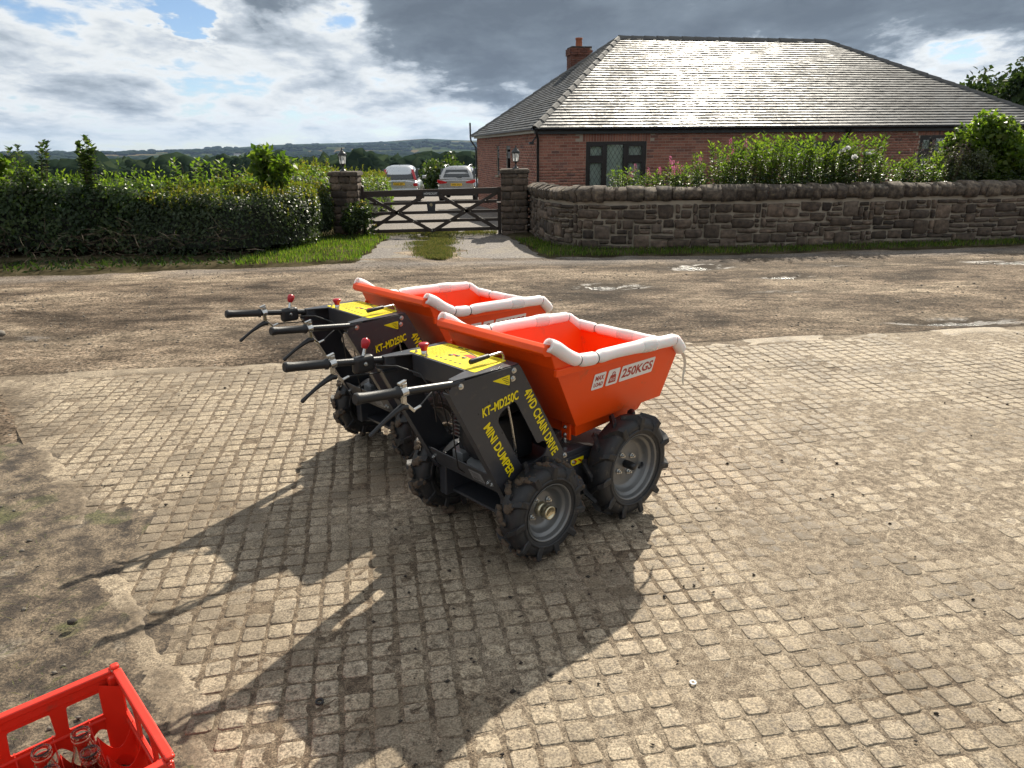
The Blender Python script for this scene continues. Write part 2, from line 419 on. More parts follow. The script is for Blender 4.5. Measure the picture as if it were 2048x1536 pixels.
# slates: glossy where clean, dull where lichen grows
nt, bs = tone_mat('slate', [(0, (.052, .054, .057)), (.5, (.070, .073, .076)), (1, (.090, .093, .096))], .4, 14, .3, .25, 60)
p = pos(nt)
mp = nt.node('ShaderNodeMapping'); nt.set(mp, 'Vector', p); mp.inputs['Scale'].default_value = (1, .55, .55); mp.inputs['Rotation'].default_value = (0, 0.5, 0.0)
l1 = nt.noise(mp.outputs[0], 1.1, 4, .6); l2 = nt.noise(p, 8, 6, .78)
at2 = nt.node('ShaderNodeAttribute'); at2.attribute_name = 'tone'
dull = nt.maprange(nt.math('ADD', nt.math('ADD', nt.math('MULTIPLY', l1, .33), nt.math('MULTIPLY', l2, .62)), nt.math('MULTIPLY', nt.math('SUBTRACT', at2.outputs['Fac'], .5), .06)), .40, .54)
nt.set(bs, 'Roughness', nt.maprange(dull, 0, 1, .46, .62, False)); nt.set(bs, 'Specular IOR Level', nt.maprange(dull, 0, 1, .27, .11, False))
lk = bs.inputs['Base Color'].links[0].from_socket
nt.set(bs, 'Base Color', nt.mix(nt.math('MULTIPLY', dull, .55), lk, (.088, .086, .084)))

def leaf_mat(name, stops, trans=.38, rough=.45, tcol=None, spec=.28):
    nt, bs, out = base(name)
    at = nt.node('ShaderNodeAttribute'); at.attribute_name = 'tone'
    c = nt.ramp(at.outputs['Fac'], stops); nt.set(bs, 'Base Color', c); bs.inputs['Roughness'].default_value = rough; bs.inputs['Specular IOR Level'].default_value = spec
    tl = nt.node('ShaderNodeBsdfTranslucent'); nt.set(tl, 'Color', nt.mix(1.0, c, tcol or (1.9, 2.1, .7), 'MULTIPLY'))
    ms = nt.node('ShaderNodeMixShader'); ms.inputs[0].default_value = trans
    nt.l.new(bs.outputs[0], ms.inputs[1]); nt.l.new(tl.outputs[0], ms.inputs[2]); nt.l.new(ms.outputs[0], out.inputs[0])
leaf_mat('leaf_hedge', [(0, (.022, .042, .012)), (.45, (.044, .075, .020)), (.8, (.075, .105, .027)), (1, (.11, .115, .033))])
leaf_mat('leaf_clipped', [(0, (.014, .026, .011)), (.5, (.034, .054, .021)), (1, (.070, .090, .034))], rough=.38)
leaf_mat('leaf_tips', [(0, (.060, .085, .018)), (.6, (.10, .115, .022)), (1, (.16, .115, .030))], .5)
leaf_mat('leaf_bright', [(0, (.042, .080, .014)), (.5, (.082, .125, .022)), (1, (.13, .165, .036))], .58)
leaf_mat('leaf_tree', [(0, (.016, .030, .012)), (.6, (.030, .050, .018)), (1, (.05, .07, .025))], .3, .7, None, .12)
leaf_mat('grass', [(0, (.040, .072, .012)), (.5, (.068, .115, .018)), (.85, (.10, .14, .028)), (1, (.18, .16, .06))], .5, .5)
leaf_mat('dry_grass', [(0, (.062, .085, .024)), (.5, (.10, .115, .038)), (1, (.20, .165, .075))], .35, .6, (1.4, 1.4, .8))
leaf_mat('bramble', [(0, (.014, .028, .011)), (.5, (.034, .060, .022)), (1, (.085, .11, .036))], .40, .38)
leaf_mat('petal_pink', [(0, (.42, .10, .20)), (1, (.60, .24, .34))], .35, .6, (1.3, 1.1, 1.2))
leaf_mat('petal_white', [(0, (.72, .72, .70)), (1, (.82, .82, .80))], .35, .6, (1, 1, 1))
leaf_mat('petal_yellow', [(0, (.62, .50, .04)), (1, (.75, .62, .10))], .35, .6, (1, 1, 1))
leaf_mat('seed_purple', [(0, (.06, .045, .05)), (1, (.13, .09, .09))], .3, .7, (1.2, 1.1, 1))
leaf_mat('leaf_silver', [(0, (.05, .06, .035)), (1, (.11, .12, .07))], .4, .5)
leaf_mat('far_canopy', [(0, (.014, .024, .016)), (.6, (.021, .034, .021)), (1, (.034, .048, .026))], .05, .95, None, .0)

def edge_soil(nt, c, p, lo, hi, amt):
    """soil trodden in from the muddy ground along the slab's left edge"""
    d0 = nt.node('ShaderNodeVectorMath', operation='SUBTRACT'); nt.set(d0, 0, p); d0.inputs[1].default_value = (-2.207, 3.183, 0)
    d1 = nt.node('ShaderNodeVectorMath', operation='DOT_PRODUCT'); nt.set(d1, 0, d0.outputs[0]); d1.inputs[1].default_value = (.778, .628, 0)
    n = nt.noise(p, 2.6, 7, .68); f = nt.maprange(nt.math('ADD', d1.outputs['Value'], nt.math('MULTIPLY', nt.math('SUBTRACT', n, .5), 1.5)), lo, hi, 1.0, 0.0)
    g = nt.noise(p, 40, 5, .7); soil = nt.ramp(g, [(.4, (.055, .040, .027)), (.5, (.105, .078, .052)), (.6, (.17, .13, .088))])
    return nt.mix(nt.math('MULTIPLY', f, amt), c, soil)
# --- ground materials
def ground_base(nt):
    p = pos(nt); return p
nt, bs, out = base('concrete')
p = pos(nt)
fine = nt.noise(p, 150, 4, .7); mid = nt.noise(p, 34, 6, .72); big = nt.noise(p, 1.15, 6, .66, .4)
c = nt.ramp(mid, [(.36, (.132, .102, .071)), (.46, (.255, .205, .146)), (.55, (.340, .278, .202)), (.66, (.43, .365, .275))])
c = nt.mix(.6, c, nt.ramp(fine, [(.40, .12), (.5, .52), (.60, .92)]), 'OVERLAY')
vor = nt.node('ShaderNodeTexVoronoi'); nt.set(vor, 'Vector', p); vor.inputs['Scale'].default_value = 130
chip = nt.maprange(vor.outputs['Distance'], .16, .26, 1.0, 0.0)
c = nt.mix(nt.math('MULTIPLY', chip, nt.maprange(mid, .4, .6, .0, .55)), c, (.46, .42, .34))
dirty = nt.maprange(nt.math('ADD', nt.math('MULTIPLY', big, .7), nt.math('MULTIPLY', mid, .3)), .48, .60)
c = nt.mix(nt.math('MULTIPLY', dirty, .70), c, (.115, .088, .060))
spots = nt.maprange(nt.noise(p, 75, 3, .6), .66, .72)
c = nt.mix(nt.math('MULTIPLY', spots, .75), c, (.05, .04, .03))
at = nt.node('ShaderNodeAttribute'); at.attribute_name = 'tone'; oi = nt.node('ShaderNodeObjectInfo')
c = nt.mix(1.0, c, nt.ramp(nt.math('FRACT', nt.math('ADD', at.outputs['Fac'], oi.outputs['Random'])), [(0, (.78, .77, .75)), (.35, (1.0, 1.0, 1.0)), (.75, (1.08, 1.07, 1.04)), (1, (.88, .86, .83))]), 'MULTIPLY')
c = edge_soil(nt, c, p, -.08, .24, .9)
nt.set(bs, 'Base Color', c); nt.set(bs, 'Roughness', nt.maprange(mid, .4, .6, .62, .9, False)); bs.inputs['Specular IOR Level'].default_value = .3
bump(nt, bs, nt.math('ADD', nt.math('MULTIPLY', fine, .55), nt.math('MULTIPLY', mid, 1.0)), .55, .006)

nt, bs, out = base('joint_dirt')
p = pos(nt)
fine = nt.noise(p, 180, 4, .7); mid = nt.noise(p, 30, 6, .72); big = nt.noise(p, 1.7, 4, .6)
c = nt.ramp(mid, [(.38, (.075, .054, .036)), (.5, (.140, .104, .070)), (.62, (.22, .170, .115))])
wn = nt.node('ShaderNodeAttribute'); wn.attribute_name = 'worn'
c2 = nt.ramp(mid, [(.36, (.115, .088, .062)), (.48, (.215, .171, .122)), (.57, (.29, .235, .17)), (.68, (.37, .31, .23))])
c = nt.mix(nt.math('MULTIPLY', wn.outputs['Fac'], .92), c, c2)
c = nt.mix(.6, c, nt.ramp(fine, [(.40, .10), (.5, .5), (.60, .95)]), 'OVERLAY')
c = edge_soil(nt, c, p, -.08, .28, .9)
nt.set(bs, 'Base Color', c); bs.inputs['Roughness'].default_value = .92; bs.inputs['Specular IOR Level'].default_value = .3
bump(nt, bs, nt.math('ADD', fine, mid), .7, .006)

nt, bs, out = base('track_dirt')
p = pos(nt)
mp = nt.node('ShaderNodeMapping'); nt.set(mp, 'Vector', p); mp.inputs['Scale'].default_value = (.62, 1.05, 1); mp.inputs['Rotation'].default_value = (0, 0, R(-8))
big = nt.noise(mp.outputs[0], .85, 6, .62, .6); mid = nt.noise(mp.outputs[0], 5.5, 6, .68); grit = nt.noise(p, 36, 6, .78); fine = nt.noise(p, 170, 3, .7)
c = nt.ramp(big, [(.36, (.052, .038, .027)), (.44, (.108, .080, .057)), (.53, (.175, .133, .095)), (.63, (.26, .205, .148))])
c = nt.mix(.6, c, nt.ramp(mid, [(.36, .10), (.5, .5), (.64, .92)]), 'OVERLAY')
c = nt.mix(.85, c, nt.ramp(grit, [(.40, .05), (.5, .48), (.60, .98)]), 'OVERLAY')
vor = nt.node('ShaderNodeTexVoronoi'); nt.set(vor, 'Vector', p); vor.inputs['Scale'].default_value = 26; vor.inputs['Randomness'].default_value = 1
st = nt.math('MULTIPLY', nt.maprange(vor.outputs['Distance'], .18, .30, 1, 0), nt.maprange(mid, .46, .54, 0, .85))
vc = nt.node('ShaderNodeSeparateColor'); nt.set(vc, 0, vor.outputs['Color'])
c = nt.mix(st, c, nt.ramp(vc.outputs[0], [(0, (.07, .06, .05)), (.5, (.22, .19, .15)), (1, (.42, .38, .31))]))
wet = nt.node('ShaderNodeAttribute'); wet.attribute_name = 'wet'
c = nt.mix(nt.math('MULTIPLY', wet.outputs['Fac'], .85), c, nt.mix(grit, (.022, .017, .013), (.075, .058, .042)))
grv = nt.node('ShaderNodeAttribute'); grv.attribute_name = 'gravel'
gc = nt.ramp(grit, [(.3, (.07, .062, .056)), (.5, (.19, .17, .155)), (.7, (.40, .37, .34))])
c = nt.mix(nt.math('MULTIPLY', grv.outputs['Fac'], .8), c, gc)
nt.set(bs, 'Base Color', c)
wg = nt.math('MULTIPLY', wet.outputs['Fac'], nt.maprange(mid, .44, .58)); nt.set(bs, 'Roughness', nt.maprange(wg, .5, 1, .9, .38, False)); nt.set(bs, 'Specular IOR Level', nt.maprange(wg, .55, 1, .10, .45, False))
bump(nt, bs, nt.math('ADD', nt.math('MULTIPLY', grit, 1.0), nt.math('ADD', nt.math('MULTIPLY', mid, 1.2), nt.math('MULTIPLY', st, .8))), .9, .018)

nt, bs, out = base('drive_gravel')
p = pos(nt)
grit = nt.noise(p, 30, 5, .75); mid = nt.noise(p, 1.6, 5, .6)
c = nt.ramp(grit, [(.40, (.040, .033, .028)), (.5, (.118, .099, .084)), (.60, (.25, .218, .19))])
c = nt.mix(nt.maprange(mid, .5, .66, 0, .5), c, (.20, .165, .11))
nt.set(bs, 'Base Color', c); bs.inputs['Roughness'].default_value = .85; bump(nt, bs, grit, .8, .015)

nt, bs, out = base('mud')
p = pos(nt)
mid = nt.noise(p, 9, 7, .7, .3); fine = nt.noise(p, 110, 4, .7); big = nt.noise(p, 2.1, 4, .55, .5)
c = nt.ramp(mid, [(.40, (.030, .021, .014)), (.49, (.078, .057, .037)), (.60, (.165, .125, .083))])
c = nt.mix(nt.maprange(nt.noise(p, 3.1, 6, .68), .58, .66, 0, .6), c, (.22, .185, .140))
c = nt.mix(nt.maprange(big, .55, .63, 0, .55), c, (.070, .078, .018))
c = nt.mix(.65, c, nt.ramp(fine, [(.40, .10), (.5, .5), (.60, .92)]), 'OVERLAY')
nt.set(bs, 'Base Color', c); bs.inputs['Roughness'].default_value = .9; bump(nt, bs, nt.math('ADD', fine, nt.math('MULTIPLY', mid, 2)), .7, .008)

nt, bs, out = base('land')
p = pos(nt)
vor = nt.node('ShaderNodeTexVoronoi'); nt.set(vor, 'Vector', p); vor.inputs['Scale'].default_value = .0042
vc = nt.node('ShaderNodeSeparateColor'); nt.set(vc, 0, vor.outputs['Color'])
fld = nt.ramp(vc.outputs[0], [(0, (.022, .036, .014)), (.35, (.030, .046, .016)), (.6, (.050, .062, .022)), (.8, (.115, .090, .045)), (.9, (.026, .042, .014))], 'CONSTANT')
near = nt.ramp(nt.noise(p, 2.2, 5, .65), [(.38, (.028, .024, .014)), (.5, (.050, .042, .024)), (.62, (.085, .070, .042))])
ln = nt.node('ShaderNodeVectorMath', operation='LENGTH'); nt.set(ln, 0, p)
c = nt.mix(nt.maprange(ln.outputs['Value'], 60, 160), near, fld)
nt.set(bs, 'Base Color', c); bs.inputs['Roughness'].default_value = 1.0; bs.inputs['Specular IOR Level'].default_value = 0

nt, bs, out = base('water')
nt.set(bs, 'Base Color', (.022, .018, .013, 1)); bs.inputs['Roughness'].default_value = .20; bs.inputs['IOR'].default_value = 1.33
bump(nt, bs, nt.noise(pos(nt), 42, 4, .6), .8, .02)

# ================================================================== the setting
EDGE_X = [-30, -16, -7.46, -4.28, -2.6, .73, 3.96, 9.05, 16, 30]; EDGE_Y = [9.0, 9.9, 10.74, 11.43, 11.85, 12.07, 12.22, 13.04, 14.2, 16.5]
def edge(x): return np.interp(x, EDGE_X, EDGE_Y)
def drive_l(y): return np.interp(y, [10, 12, 15.5, 17, 20, 46], [-3.0, -2.45, -2.55, -3.3, -4.6, -8.5])
def drive_r(y): return np.interp(y, [10, 12, 16.2, 17, 20, 46], [1.2, .62, -.15, -.1, 1.5, 2.5])
PUDDLES = [(2.735, 10.9, .30, .26), (1.19, 9.23, .28, .18), (3.63, 9.81, .24, .15), (4.25, 6.86, .42, .10), (7.56, 11.0, .45, .2)]
WETS = [(-2.05, 6.75, .55, .34), (3.2, 8.6, 1.0, .2), (4.4, 7.9, .9, .16), (3.4, 7.6, .5, .14), (1.9, 10.8, .9, .2), (4.3, 7.0, 1.2, .35), (.9, 6.3, .8, .2), (6.3, 11.2, 1.2, .3), (-6.2, 7.4, 1.3, .35), (1.25, 9.3, .8, .45), (2.8, 10.9, .9, .5), (3.7, 9.8, .7, .35), (5.0, 10.8, .9, .45), (-.6, 8.2, 1.6, .22), (-4.6, 6.6, 1.5, .3)]
SA = R(8); SE1 = np.array([math.cos(SA), math.sin(SA)]); SE2 = np.array([-math.sin(SA), math.cos(SA)]); SQ = np.array([.3, 5.97])
SL = np.array([-2.207, 3.183]); SLN = np.array([.778, .628])
def slab_d(x, y):
    """signed distance inside the concrete slab (positive inside)"""
    a = -((x-SQ[0])*SE2[0] + (y-SQ[1])*SE2[1]); b = (x-SL[0])*SLN[0] + (y-SL[1])*SLN[1]
    return np.minimum(a, b)
def grid(x0, x1, y0, y1, nx, ny):
    X, Y = np.meshgrid(np.linspace(x0, x1, nx), np.linspace(y0, y1, ny))
    i = np.arange(nx*ny).reshape(ny, nx)
    F = np.stack([i[:-1, :-1], i[:-1, 1:], i[1:, 1:], i[1:, :-1]], -1).reshape(-1, 4)
    return X.ravel(), Y.ravel(), F
def point_attr(o, name, vals):
    at = o.data.attributes.new(name, 'FLOAT', 'POINT'); at.data.foreach_set('value', np.asarray(vals, np.float32))
P3 = lambda x, y, z=0: np.stack([x, y, np.broadcast_to(z, np.shape(x))], -1)

# ---- the land, one sheet out to the horizon
rings = np.concatenate([np.linspace(0, 60, 61), np.geomspace(62, 9000, 90)]); na = 240
ang = np.linspace(0, 2*math.pi, na, endpoint=False)
RR, AA = np.meshgrid(rings, ang, indexing='ij'); X = (RR*np.sin(AA)).ravel(); Y = (RR*np.cos(AA)).ravel()
Z = zg(X, Y)
D = np.hypot(X, Y); AZ = np.arctan2(X, Y)
U_az = [-3.2, -1.2, -.62, -.50, -.40, -.335, -.28, -.22, -.15, -.105, -.057, .02, .3, .6, 1.2, 3.2]
HILL = [12, 14, 12, 12, 18, 34, 54, 60, 72, 88, 72, 70, 60, 40, 20, 12]
hill = np.interp(AZ, U_az, HILL)
Z += hill*np.exp(-((D-6200)/1100.)**2) + (hill*.45)*np.exp(-((D-4300)/600.)**2)
Z += 5*fbm(P3(X, Y), 1/380., 3, 5)*np.clip((D-200)/500, 0, 1) + 9*fbm(P3(X, Y), 1/900., 3, 8)*np.clip((D-2500)/1500, 0, 1)
Z -= .16*np.clip((16.8-Y)/1.2, 0, 1)*(D < 60) + .10*((Y > 10) & (Y < 46) & (X > drive_l(Y)-.6) & (X < drive_r(Y)+.6))
i = np.arange(len(rings)*na).reshape(len(rings), na); j = np.roll(i, -1, 1)
Fq = np.stack([i[:-1], i[1:], j[1:], j[:-1]], -1).reshape(-1, 4)
tag(mesh_obj('ground', P3(X, Y, Z), Fq, 'land', smooth=True), kind='structure')
def land_z(x, y):
    x = np.asarray(x, float); y = np.asarray(y, float); d = np.hypot(x, y); h = np.interp(np.arctan2(x, y), U_az, HILL)
    p = P3(x, y)
    return zg(x, y) + h*np.exp(-((d-6200)/1100.)**2) + h*.45*np.exp(-((d-4300)/600.)**2) + 5*fbm(p, 1/380., 3, 5)*np.clip((d-200)/500, 0, 1) + 9*fbm(p, 1/900., 3, 8)*np.clip((d-2500)/1500, 0, 1)

# ---- the dirt track between the slab and the verge
def track_z(x, y):
    p = P3(x, y); z = zg(x, y) + .020*fbm(p, .55, 3, 1) + .007*fbm(p*np.array([.45, 1.3, 1]), 2.4, 3, 2)
    for (a, b, ra, rb) in PUDDLES: z -= .040*np.exp(-(((x-a)/(ra*1.25))**2+((y-b)/(rb*1.25))**2))
    for (a, b, ra, rb) in WETS: z -= .012*np.exp(-(((x-a)/ra)**2+((y-b)/rb)**2))
    sdv = slab_d(x, y)
    z -= .06*np.clip(sdv/.12, 0, 1)*(y < 8)
    z -= .05*np.clip((-1.0-x)/.3, 0, 1)*np.clip((4.3-y)/.5, 0, 1)*np.clip((x+4.4)/.4, 0, 1)
    return z
X, Y, Fq = grid(-15, 17, -5, 14.6, 430, 300)
o = mesh_obj('dirt_track', P3(X, Y, track_z(X, Y)), Fq, 'track_dirt', smooth=True); tag(o, kind='structure')
wet = np.zeros(len(X))
for (a, b, ra, rb) in PUDDLES: wet += 1.2*np.exp(-(((x_ := (X-a)/(ra*1.35)))**2+((Y-b)/(rb*1.35))**2))
for (a, b, ra, rb) in WETS: wet += .75*np.exp(-(((X-a)/ra)**2+((Y-b)/rb)**2))
wet = np.clip(wet*(.75+.9*fbm(P3(X, Y)*np.array([.5, 1.3, 1]), 2.2, 4, 9)), 0, 1)
point_attr(o, 'wet', wet)
point_attr(o, 'gravel', np.clip(1-np.abs(Y-edge(X)+.35)/.7, 0, 1)*np.clip(.6+.8*fbm(P3(X, Y), 1.3, 3, 4), 0, 1))
for (a, b, ra, rb) in PUDDLES:
    n = 40; V = [(0, 0, 0)]
    for k in range(n):
        q = 2*math.pi*k/n; r = 1.15+.12*math.sin(3*q+a)+.08*math.sin(5*q+b); V.append((ra*r*math.cos(q), rb*r*math.sin(q), 0))
    o = mesh_obj('puddle', V, [(0, k+1, (k+1) % n+1) for k in range(n)], 'water')
    o.location = (a, b, float(track_z(np.array([a]), np.array([b]))[0])+.011); tag(o, kind='structure')

# ---- verge banks (dip under the track and the drive along ragged edges)
X, Y, Fq = grid(-16, 17, 9.0, 22.0, 300, 150)
n_ = fbm(P3(X, Y), 1.6, 4, 12)
s1 = np.clip((Y-edge(X)+.22*n_)/.35, -1, 1)
s2 = np.clip((np.maximum(drive_l(Y)-X, X-drive_r(Y))+.14*n_)/.25, -1, 1)
Zv = zg(X, Y) + .05*np.minimum(s1, s2) + .012*fbm(P3(X, Y), 2.5, 3, 3)
verge = mesh_obj('verge', P3(X, Y, Zv), Fq, 'land', smooth=True); tag(verge, kind='structure')
X, Y, Fq = grid(-9.5, 4, 10.6, 46, 180, 420)
tag(mesh_obj('gravel_drive', P3(X, Y, zg(X, Y)+.004+.008*fbm(P3(X, Y), .9, 3, 21)-.06*np.clip((12.2+.8*fbm(P3(X, Y), 1.1, 5, 23)-Y)/.9, 0, 1)), Fq, 'drive_gravel', smooth=True), kind='structure')

# ---- concrete slab
ns, ntt = 260, 170
tt = np.linspace(0, 7.2, ntt); V = []
for tv in tt:
    b0 = SQ - SE2*tv
    # s where the left edge is met
    den = SE1 @ SLN; sl_ = ((SL-b0) @ SLN)/den
    s = sl_ + (7.0-sl_)*np.linspace(0, 1, ns)**1.15
    V.append(b0[None, :] + s[:, None]*SE1[None, :])
V = np.array(V); X, Y = V[..., 0].ravel(), V[..., 1].ravel()
Zs = -.008 + .0035*fbm(P3(X, Y), 5, 3, 31) + .006*fbm(P3(X, Y), 1.1, 3, 33)
i = np.arange(ns*ntt).reshape(ntt, ns)
Fq = np.stack([i[:-1, :-1], i[1:, :-1], i[1:, 1:], i[:-1, 1:]], -1).reshape(-1, 4)
VV = P3(X, Y, Zs); rim = np.concatenate([i[0, ::-1], i[1:, 0]]); low = VV[rim].copy(); low[:, 2] = -.12
k0 = len(VV); VV = np.concatenate([VV, low]); kk = np.arange(len(rim)-1)
Fq = np.concatenate([Fq, np.stack([rim[kk], rim[kk+1], k0+kk+1, k0+kk], -1)])
slab = mesh_obj('concrete_slab', VV, Fq, 'joint_dirt', smooth=True); tag(slab, kind='structure')
point_attr(slab, 'worn', np.clip((fbm(P3(VV[:, 0], VV[:, 1]), .8, 3, 61)+.35*fbm(P3(VV[:, 0], VV[:, 1]), 6, 3, 62)-.02)/.25, 0, 1))
def slab_z(x, y): return -.008 + .0035*fbm(P3(x, y), 5, 3, 31) + .006*fbm(P3(x, y), 1.1, 3, 33)
# plain troweled margins along the slab's edges
def margin(name, d_lo, d_hi, which):
    n1_, n2_ = 520, 26; pts = []
    for k in range(n1_):
        f = k/(n1_-1)
        for q in range(n2_):
            g = q/(n2_-1)
            if which == 'left':
                p = SL + np.array([-.628, .778])*(2.62-f*6.4) + SLN*(d_lo+(d_hi-d_lo)*g)
            else:
                p = SQ + SE1*(-4.15+f*10.9) - SE2*(d_lo+(d_hi-d_lo)*g)
            pts.append(p)
    pts = np.array(pts); x, y = pts[:, 0], pts[:, 1]
    g = np.tile(np.linspace(0, 1, n2_), n1_)
    z = slab_z(x, y) + .007 - .02*np.clip((g-.72+.45*fbm(P3(x, y), 4.2, 5, 41))/.40, 0, 1) - .022*np.clip(fbm(P3(x, y), 1.7, 6, 44)+.10, 0, 1)
    i = np.arange(n1_*n2_).reshape(n1_, n2_)
    Fm = np.stack([i[:-1, :-1], i[:-1, 1:], i[1:, 1:], i[1:, :-1]], -1).reshape(-1, 4)
    mesh_obj(name, P3(x, y, z), Fm, 'concrete', slab, smooth=True)
margin('margin', .004, .15, 'left'); margin('margin', .004, .20, 'back')

# ---- stamped blocks: the 300 that show largest are parts, the rest one joined part
BA = R(10.5); B1 = np.array([math.cos(BA), math.sin(BA)]); B2 = np.array([-math.sin(BA), math.cos(BA)])
PS, PT = .0895, .0815
gi, gj = np.meshgrid(np.arange(-70, 80), np.arange(-8, 76)); gi, gj = gi.ravel(), gj.ravel()
bx = SQ[0] + B1[0]*gi*PS - B2[0]*gj*PT; by = SQ[1] + B1[1]*gi*PS - B2[1]*gj*PT
wx = .030*fbm(P3(bx, by), .55, 2, 51) + .008*vnoise(P3(bx, by), 4, 52); wy = .030*fbm(P3(bx, by), .5, 2, 53) + .008*vnoise(P3(bx, by), 4, 54)
bx, by = bx+wx, by+wy
cz = by*math.cos(PITCH)+CAMH*math.sin(PITCH); pu = 1024+FPX*bx/np.maximum(cz, .1); pvv = 768+FPX*(CAMH*math.cos(PITCH)-by*math.sin(PITCH))/np.maximum(cz, .1)
a_ = -((bx-SQ[0])*SE2[0] + (by-SQ[1])*SE2[1]); b_ = (bx-SL[0])*SLN[0] + (by-SL[1])*SLN[1]
wear = fbm(P3(bx, by), .8, 3, 61)
ok = (a_ > .17) & (b_ > .03+.13*wear) & (cz > .6) & (pu > -420) & (pu < 2480) & (pvv < 1900)
ok &= RNG.random(len(bx)) > .012
bx, by, pu, pvv, wear, cz = [q[ok] for q in (bx, by, pu, pvv, wear, cz)]
def block_shape(seed):
    r = random.Random(seed); out = []
    for (ins, z) in ((.0, -.016), (.0, .0055), (.022, .0088), (.085, .0096)):
        ring = []
        for k in range(16):
            q = 2*math.pi*(k+.5)/16; cx, cy = math.cos(q), math.sin(q); e = .26
            x = math.copysign(abs(cx)**e, cx); y = math.copysign(abs(cy)**e, cy)
            ring.append([x, y, ins, z])
        out.append(ring)
    jit = [[r.uniform(-.05, .04), r.uniform(-.05, .04)] for _ in range(16)]
    V = []
    for ring in out:
        for k, (x, y, ins, z) in enumerate(ring):
            V.append((x*(1-ins*1.6)*.5+jit[k][0]*.5, y*(1-ins*1.6)*.5+jit[k][1]*.5, z + (r.uniform(-.0012, .0012) if z > .005 else 0)))
    V.append((0, 0, .0096+r.uniform(-.0012, .0012)))
    F = []
    for lv in range(3):
        for k in range(16): F.append((lv*16+k, lv*16+(k+1) % 16, (lv+1)*16+(k+1) % 16, (lv+1)*16+k))
    for k in range(16): F.append((48+k, 48+(k+1) % 16, 64))
    return np.array(V), F
SH = [block_shape(s) for s in range(10)]
bw = (PS - .0092 - .007*RNG.random(len(bx))**2 - .006*np.clip(wear, 0, 1)); bd = (PT - .0045 - .006*RNG.random(len(bx))**2 - .005*np.clip(wear, 0, 1))
bz = slab_z(bx, by) - .0060 - .0042*np.clip(wear*1.5-.22, 0, 1) - .0035*RNG.random(len(bx)); br = BA + RNG.normal(0, .035, len(bx))
order = np.argsort(cz)
vis = (pu > 20) & (pu < 2030) & (pvv < 1525) & ~((pu < 345) & (pvv > 1330))
sel = [q for q in order if vis[q]][:300]; selset = set(sel)
bmesh_ = []
for V, F in SH:
    me = bpy.data.meshes.new('sett'); me.from_pydata([tuple(v) for v in V], [], F); at = me.attributes.new('tone', 'FLOAT', 'FACE'); at.data.foreach_set('value', [len(bmesh_)*.1]*len(F)); me.polygons.foreach_set('use_smooth', [True]*len(F)); me.materials.append(M['concrete']); bmesh_.append(me)
for n_i, q in enumerate(sel):
    o = bpy.data.objects.new('sett', bmesh_[n_i % 10]); COL.objects.link(o); o.parent = slab
    o.location = (bx[q], by[q], bz[q]); o.rotation_euler = (0, 0, br[q] + (math.pi if n_i % 3 == 0 else 0)); o.scale = (bw[q], bd[q], 1)
Vs, Fq4, Fq3, off = [], [], [], 0
for q in range(len(bx)):
    if q in selset: continue
    V, F = SH[q*7 % 10]; c_, s_ = math.cos(br[q]), math.sin(br[q])
    x, y = V[:, 0]*bw[q], V[:, 1]*bd[q]
    Vs.append(np.stack([bx[q]+c_*x-s_*y, by[q]+s_*x+c_*y, bz[q]+V[:, 2]], -1))
    Fq4 += [tuple(i_+off for i_ in f) for f in F]; off += len(V)
me = bpy.data.meshes.new('setts_beyond'); me.from_pydata(np.concatenate(Vs).tolist(), [], Fq4); me.polygons.foreach_set('use_smooth', [True]*len(Fq4))
at = me.attributes.new('tone', 'FLOAT', 'FACE'); at.data.foreach_set('value', np.repeat(RNG.random(len(Vs)), len(SH[0][1])).astype(np.float32))
o = link('setts_beyond', me, 'concrete', slab); o['kind'] = 'stuff'

# ---- muddy ground left of the slab, creeping over its edge
X, Y, Fq = grid(-4.6, -.2, -.5, 5.0, 240, 300)
dd = -((X-SL[0])*SLN[0] + (Y-SL[1])*SLN[1])
n_ = fbm(P3(X, Y), 2.3, 7, 71)*1.25; n2_ = fbm(P3(X, Y), 9, 4, 72)
Zm = .0 + np.clip((dd+.03+.30*n_)/.4, -1.2, .5)*.026 + .006*n2_
Zm = np.where(dd > -.025, np.maximum(Zm, .004+.004*n2_), Zm)
Zm -= .05*np.clip((Y-3.9+.6*n_)/.6, 0, 2)
tag(mesh_obj('mud_patch', P3(X, Y, Zm), Fq, 'mud', smooth=True), kind='structure')

# ---- grit, clods and straw lying about
def lumps(name, C, S, mat, seed):
    r = np.random.default_rng(seed)
    base_v = np.array([(1, 0, 0), (-1, 0, 0), (0, 1, 0), (0, -1, 0), (0, 0, 1), (0, 0, -1)], float)
    base_f = np.array([(0, 2, 4), (2, 1, 4), (1, 3, 4), (3, 0, 4), (2, 0, 5), (1, 2, 5), (3, 1, 5), (0, 3, 5)])
    n = len(C); V = base_v[None]*(.7+.6*r.random((n, 6, 1)))*S[:, None, None]*np.array([1, .8, .6]) + C[:, None, :] + r.normal(size=(n, 6, 3))*S[:, None, None]*.15
    F = (base_f[None]+np.arange(n)[:, None, None]*6).reshape(-1, 3)
    return mesh_obj(name, V.reshape(-1, 3), F, mat)
n = 2400
yy = 1.3+ (RNG.random(n)**1.4)*5.0; xx = (RNG.random(n)*2-1)*(.9*yy+.2)
cl = fbm(P3(xx, yy), 1.2, 3, 81); keep = cl+RNG.normal(0, .22, n) > .16; xx, yy = xx[keep], yy[keep]
S = .0018+.0045*RNG.random(len(xx))**3*2
tag(lumps('grit', P3(xx, yy, slab_z(xx, yy)+.006), S, 'clod', 3), 'dark crumbs of soil scattered over the concrete slab', 'grit', kind='stuff')
n = 7000
yy = 6.2+RNG.random(n)**.8*6; xx = (RNG.random(n)*2-1)*(.85*yy+1)
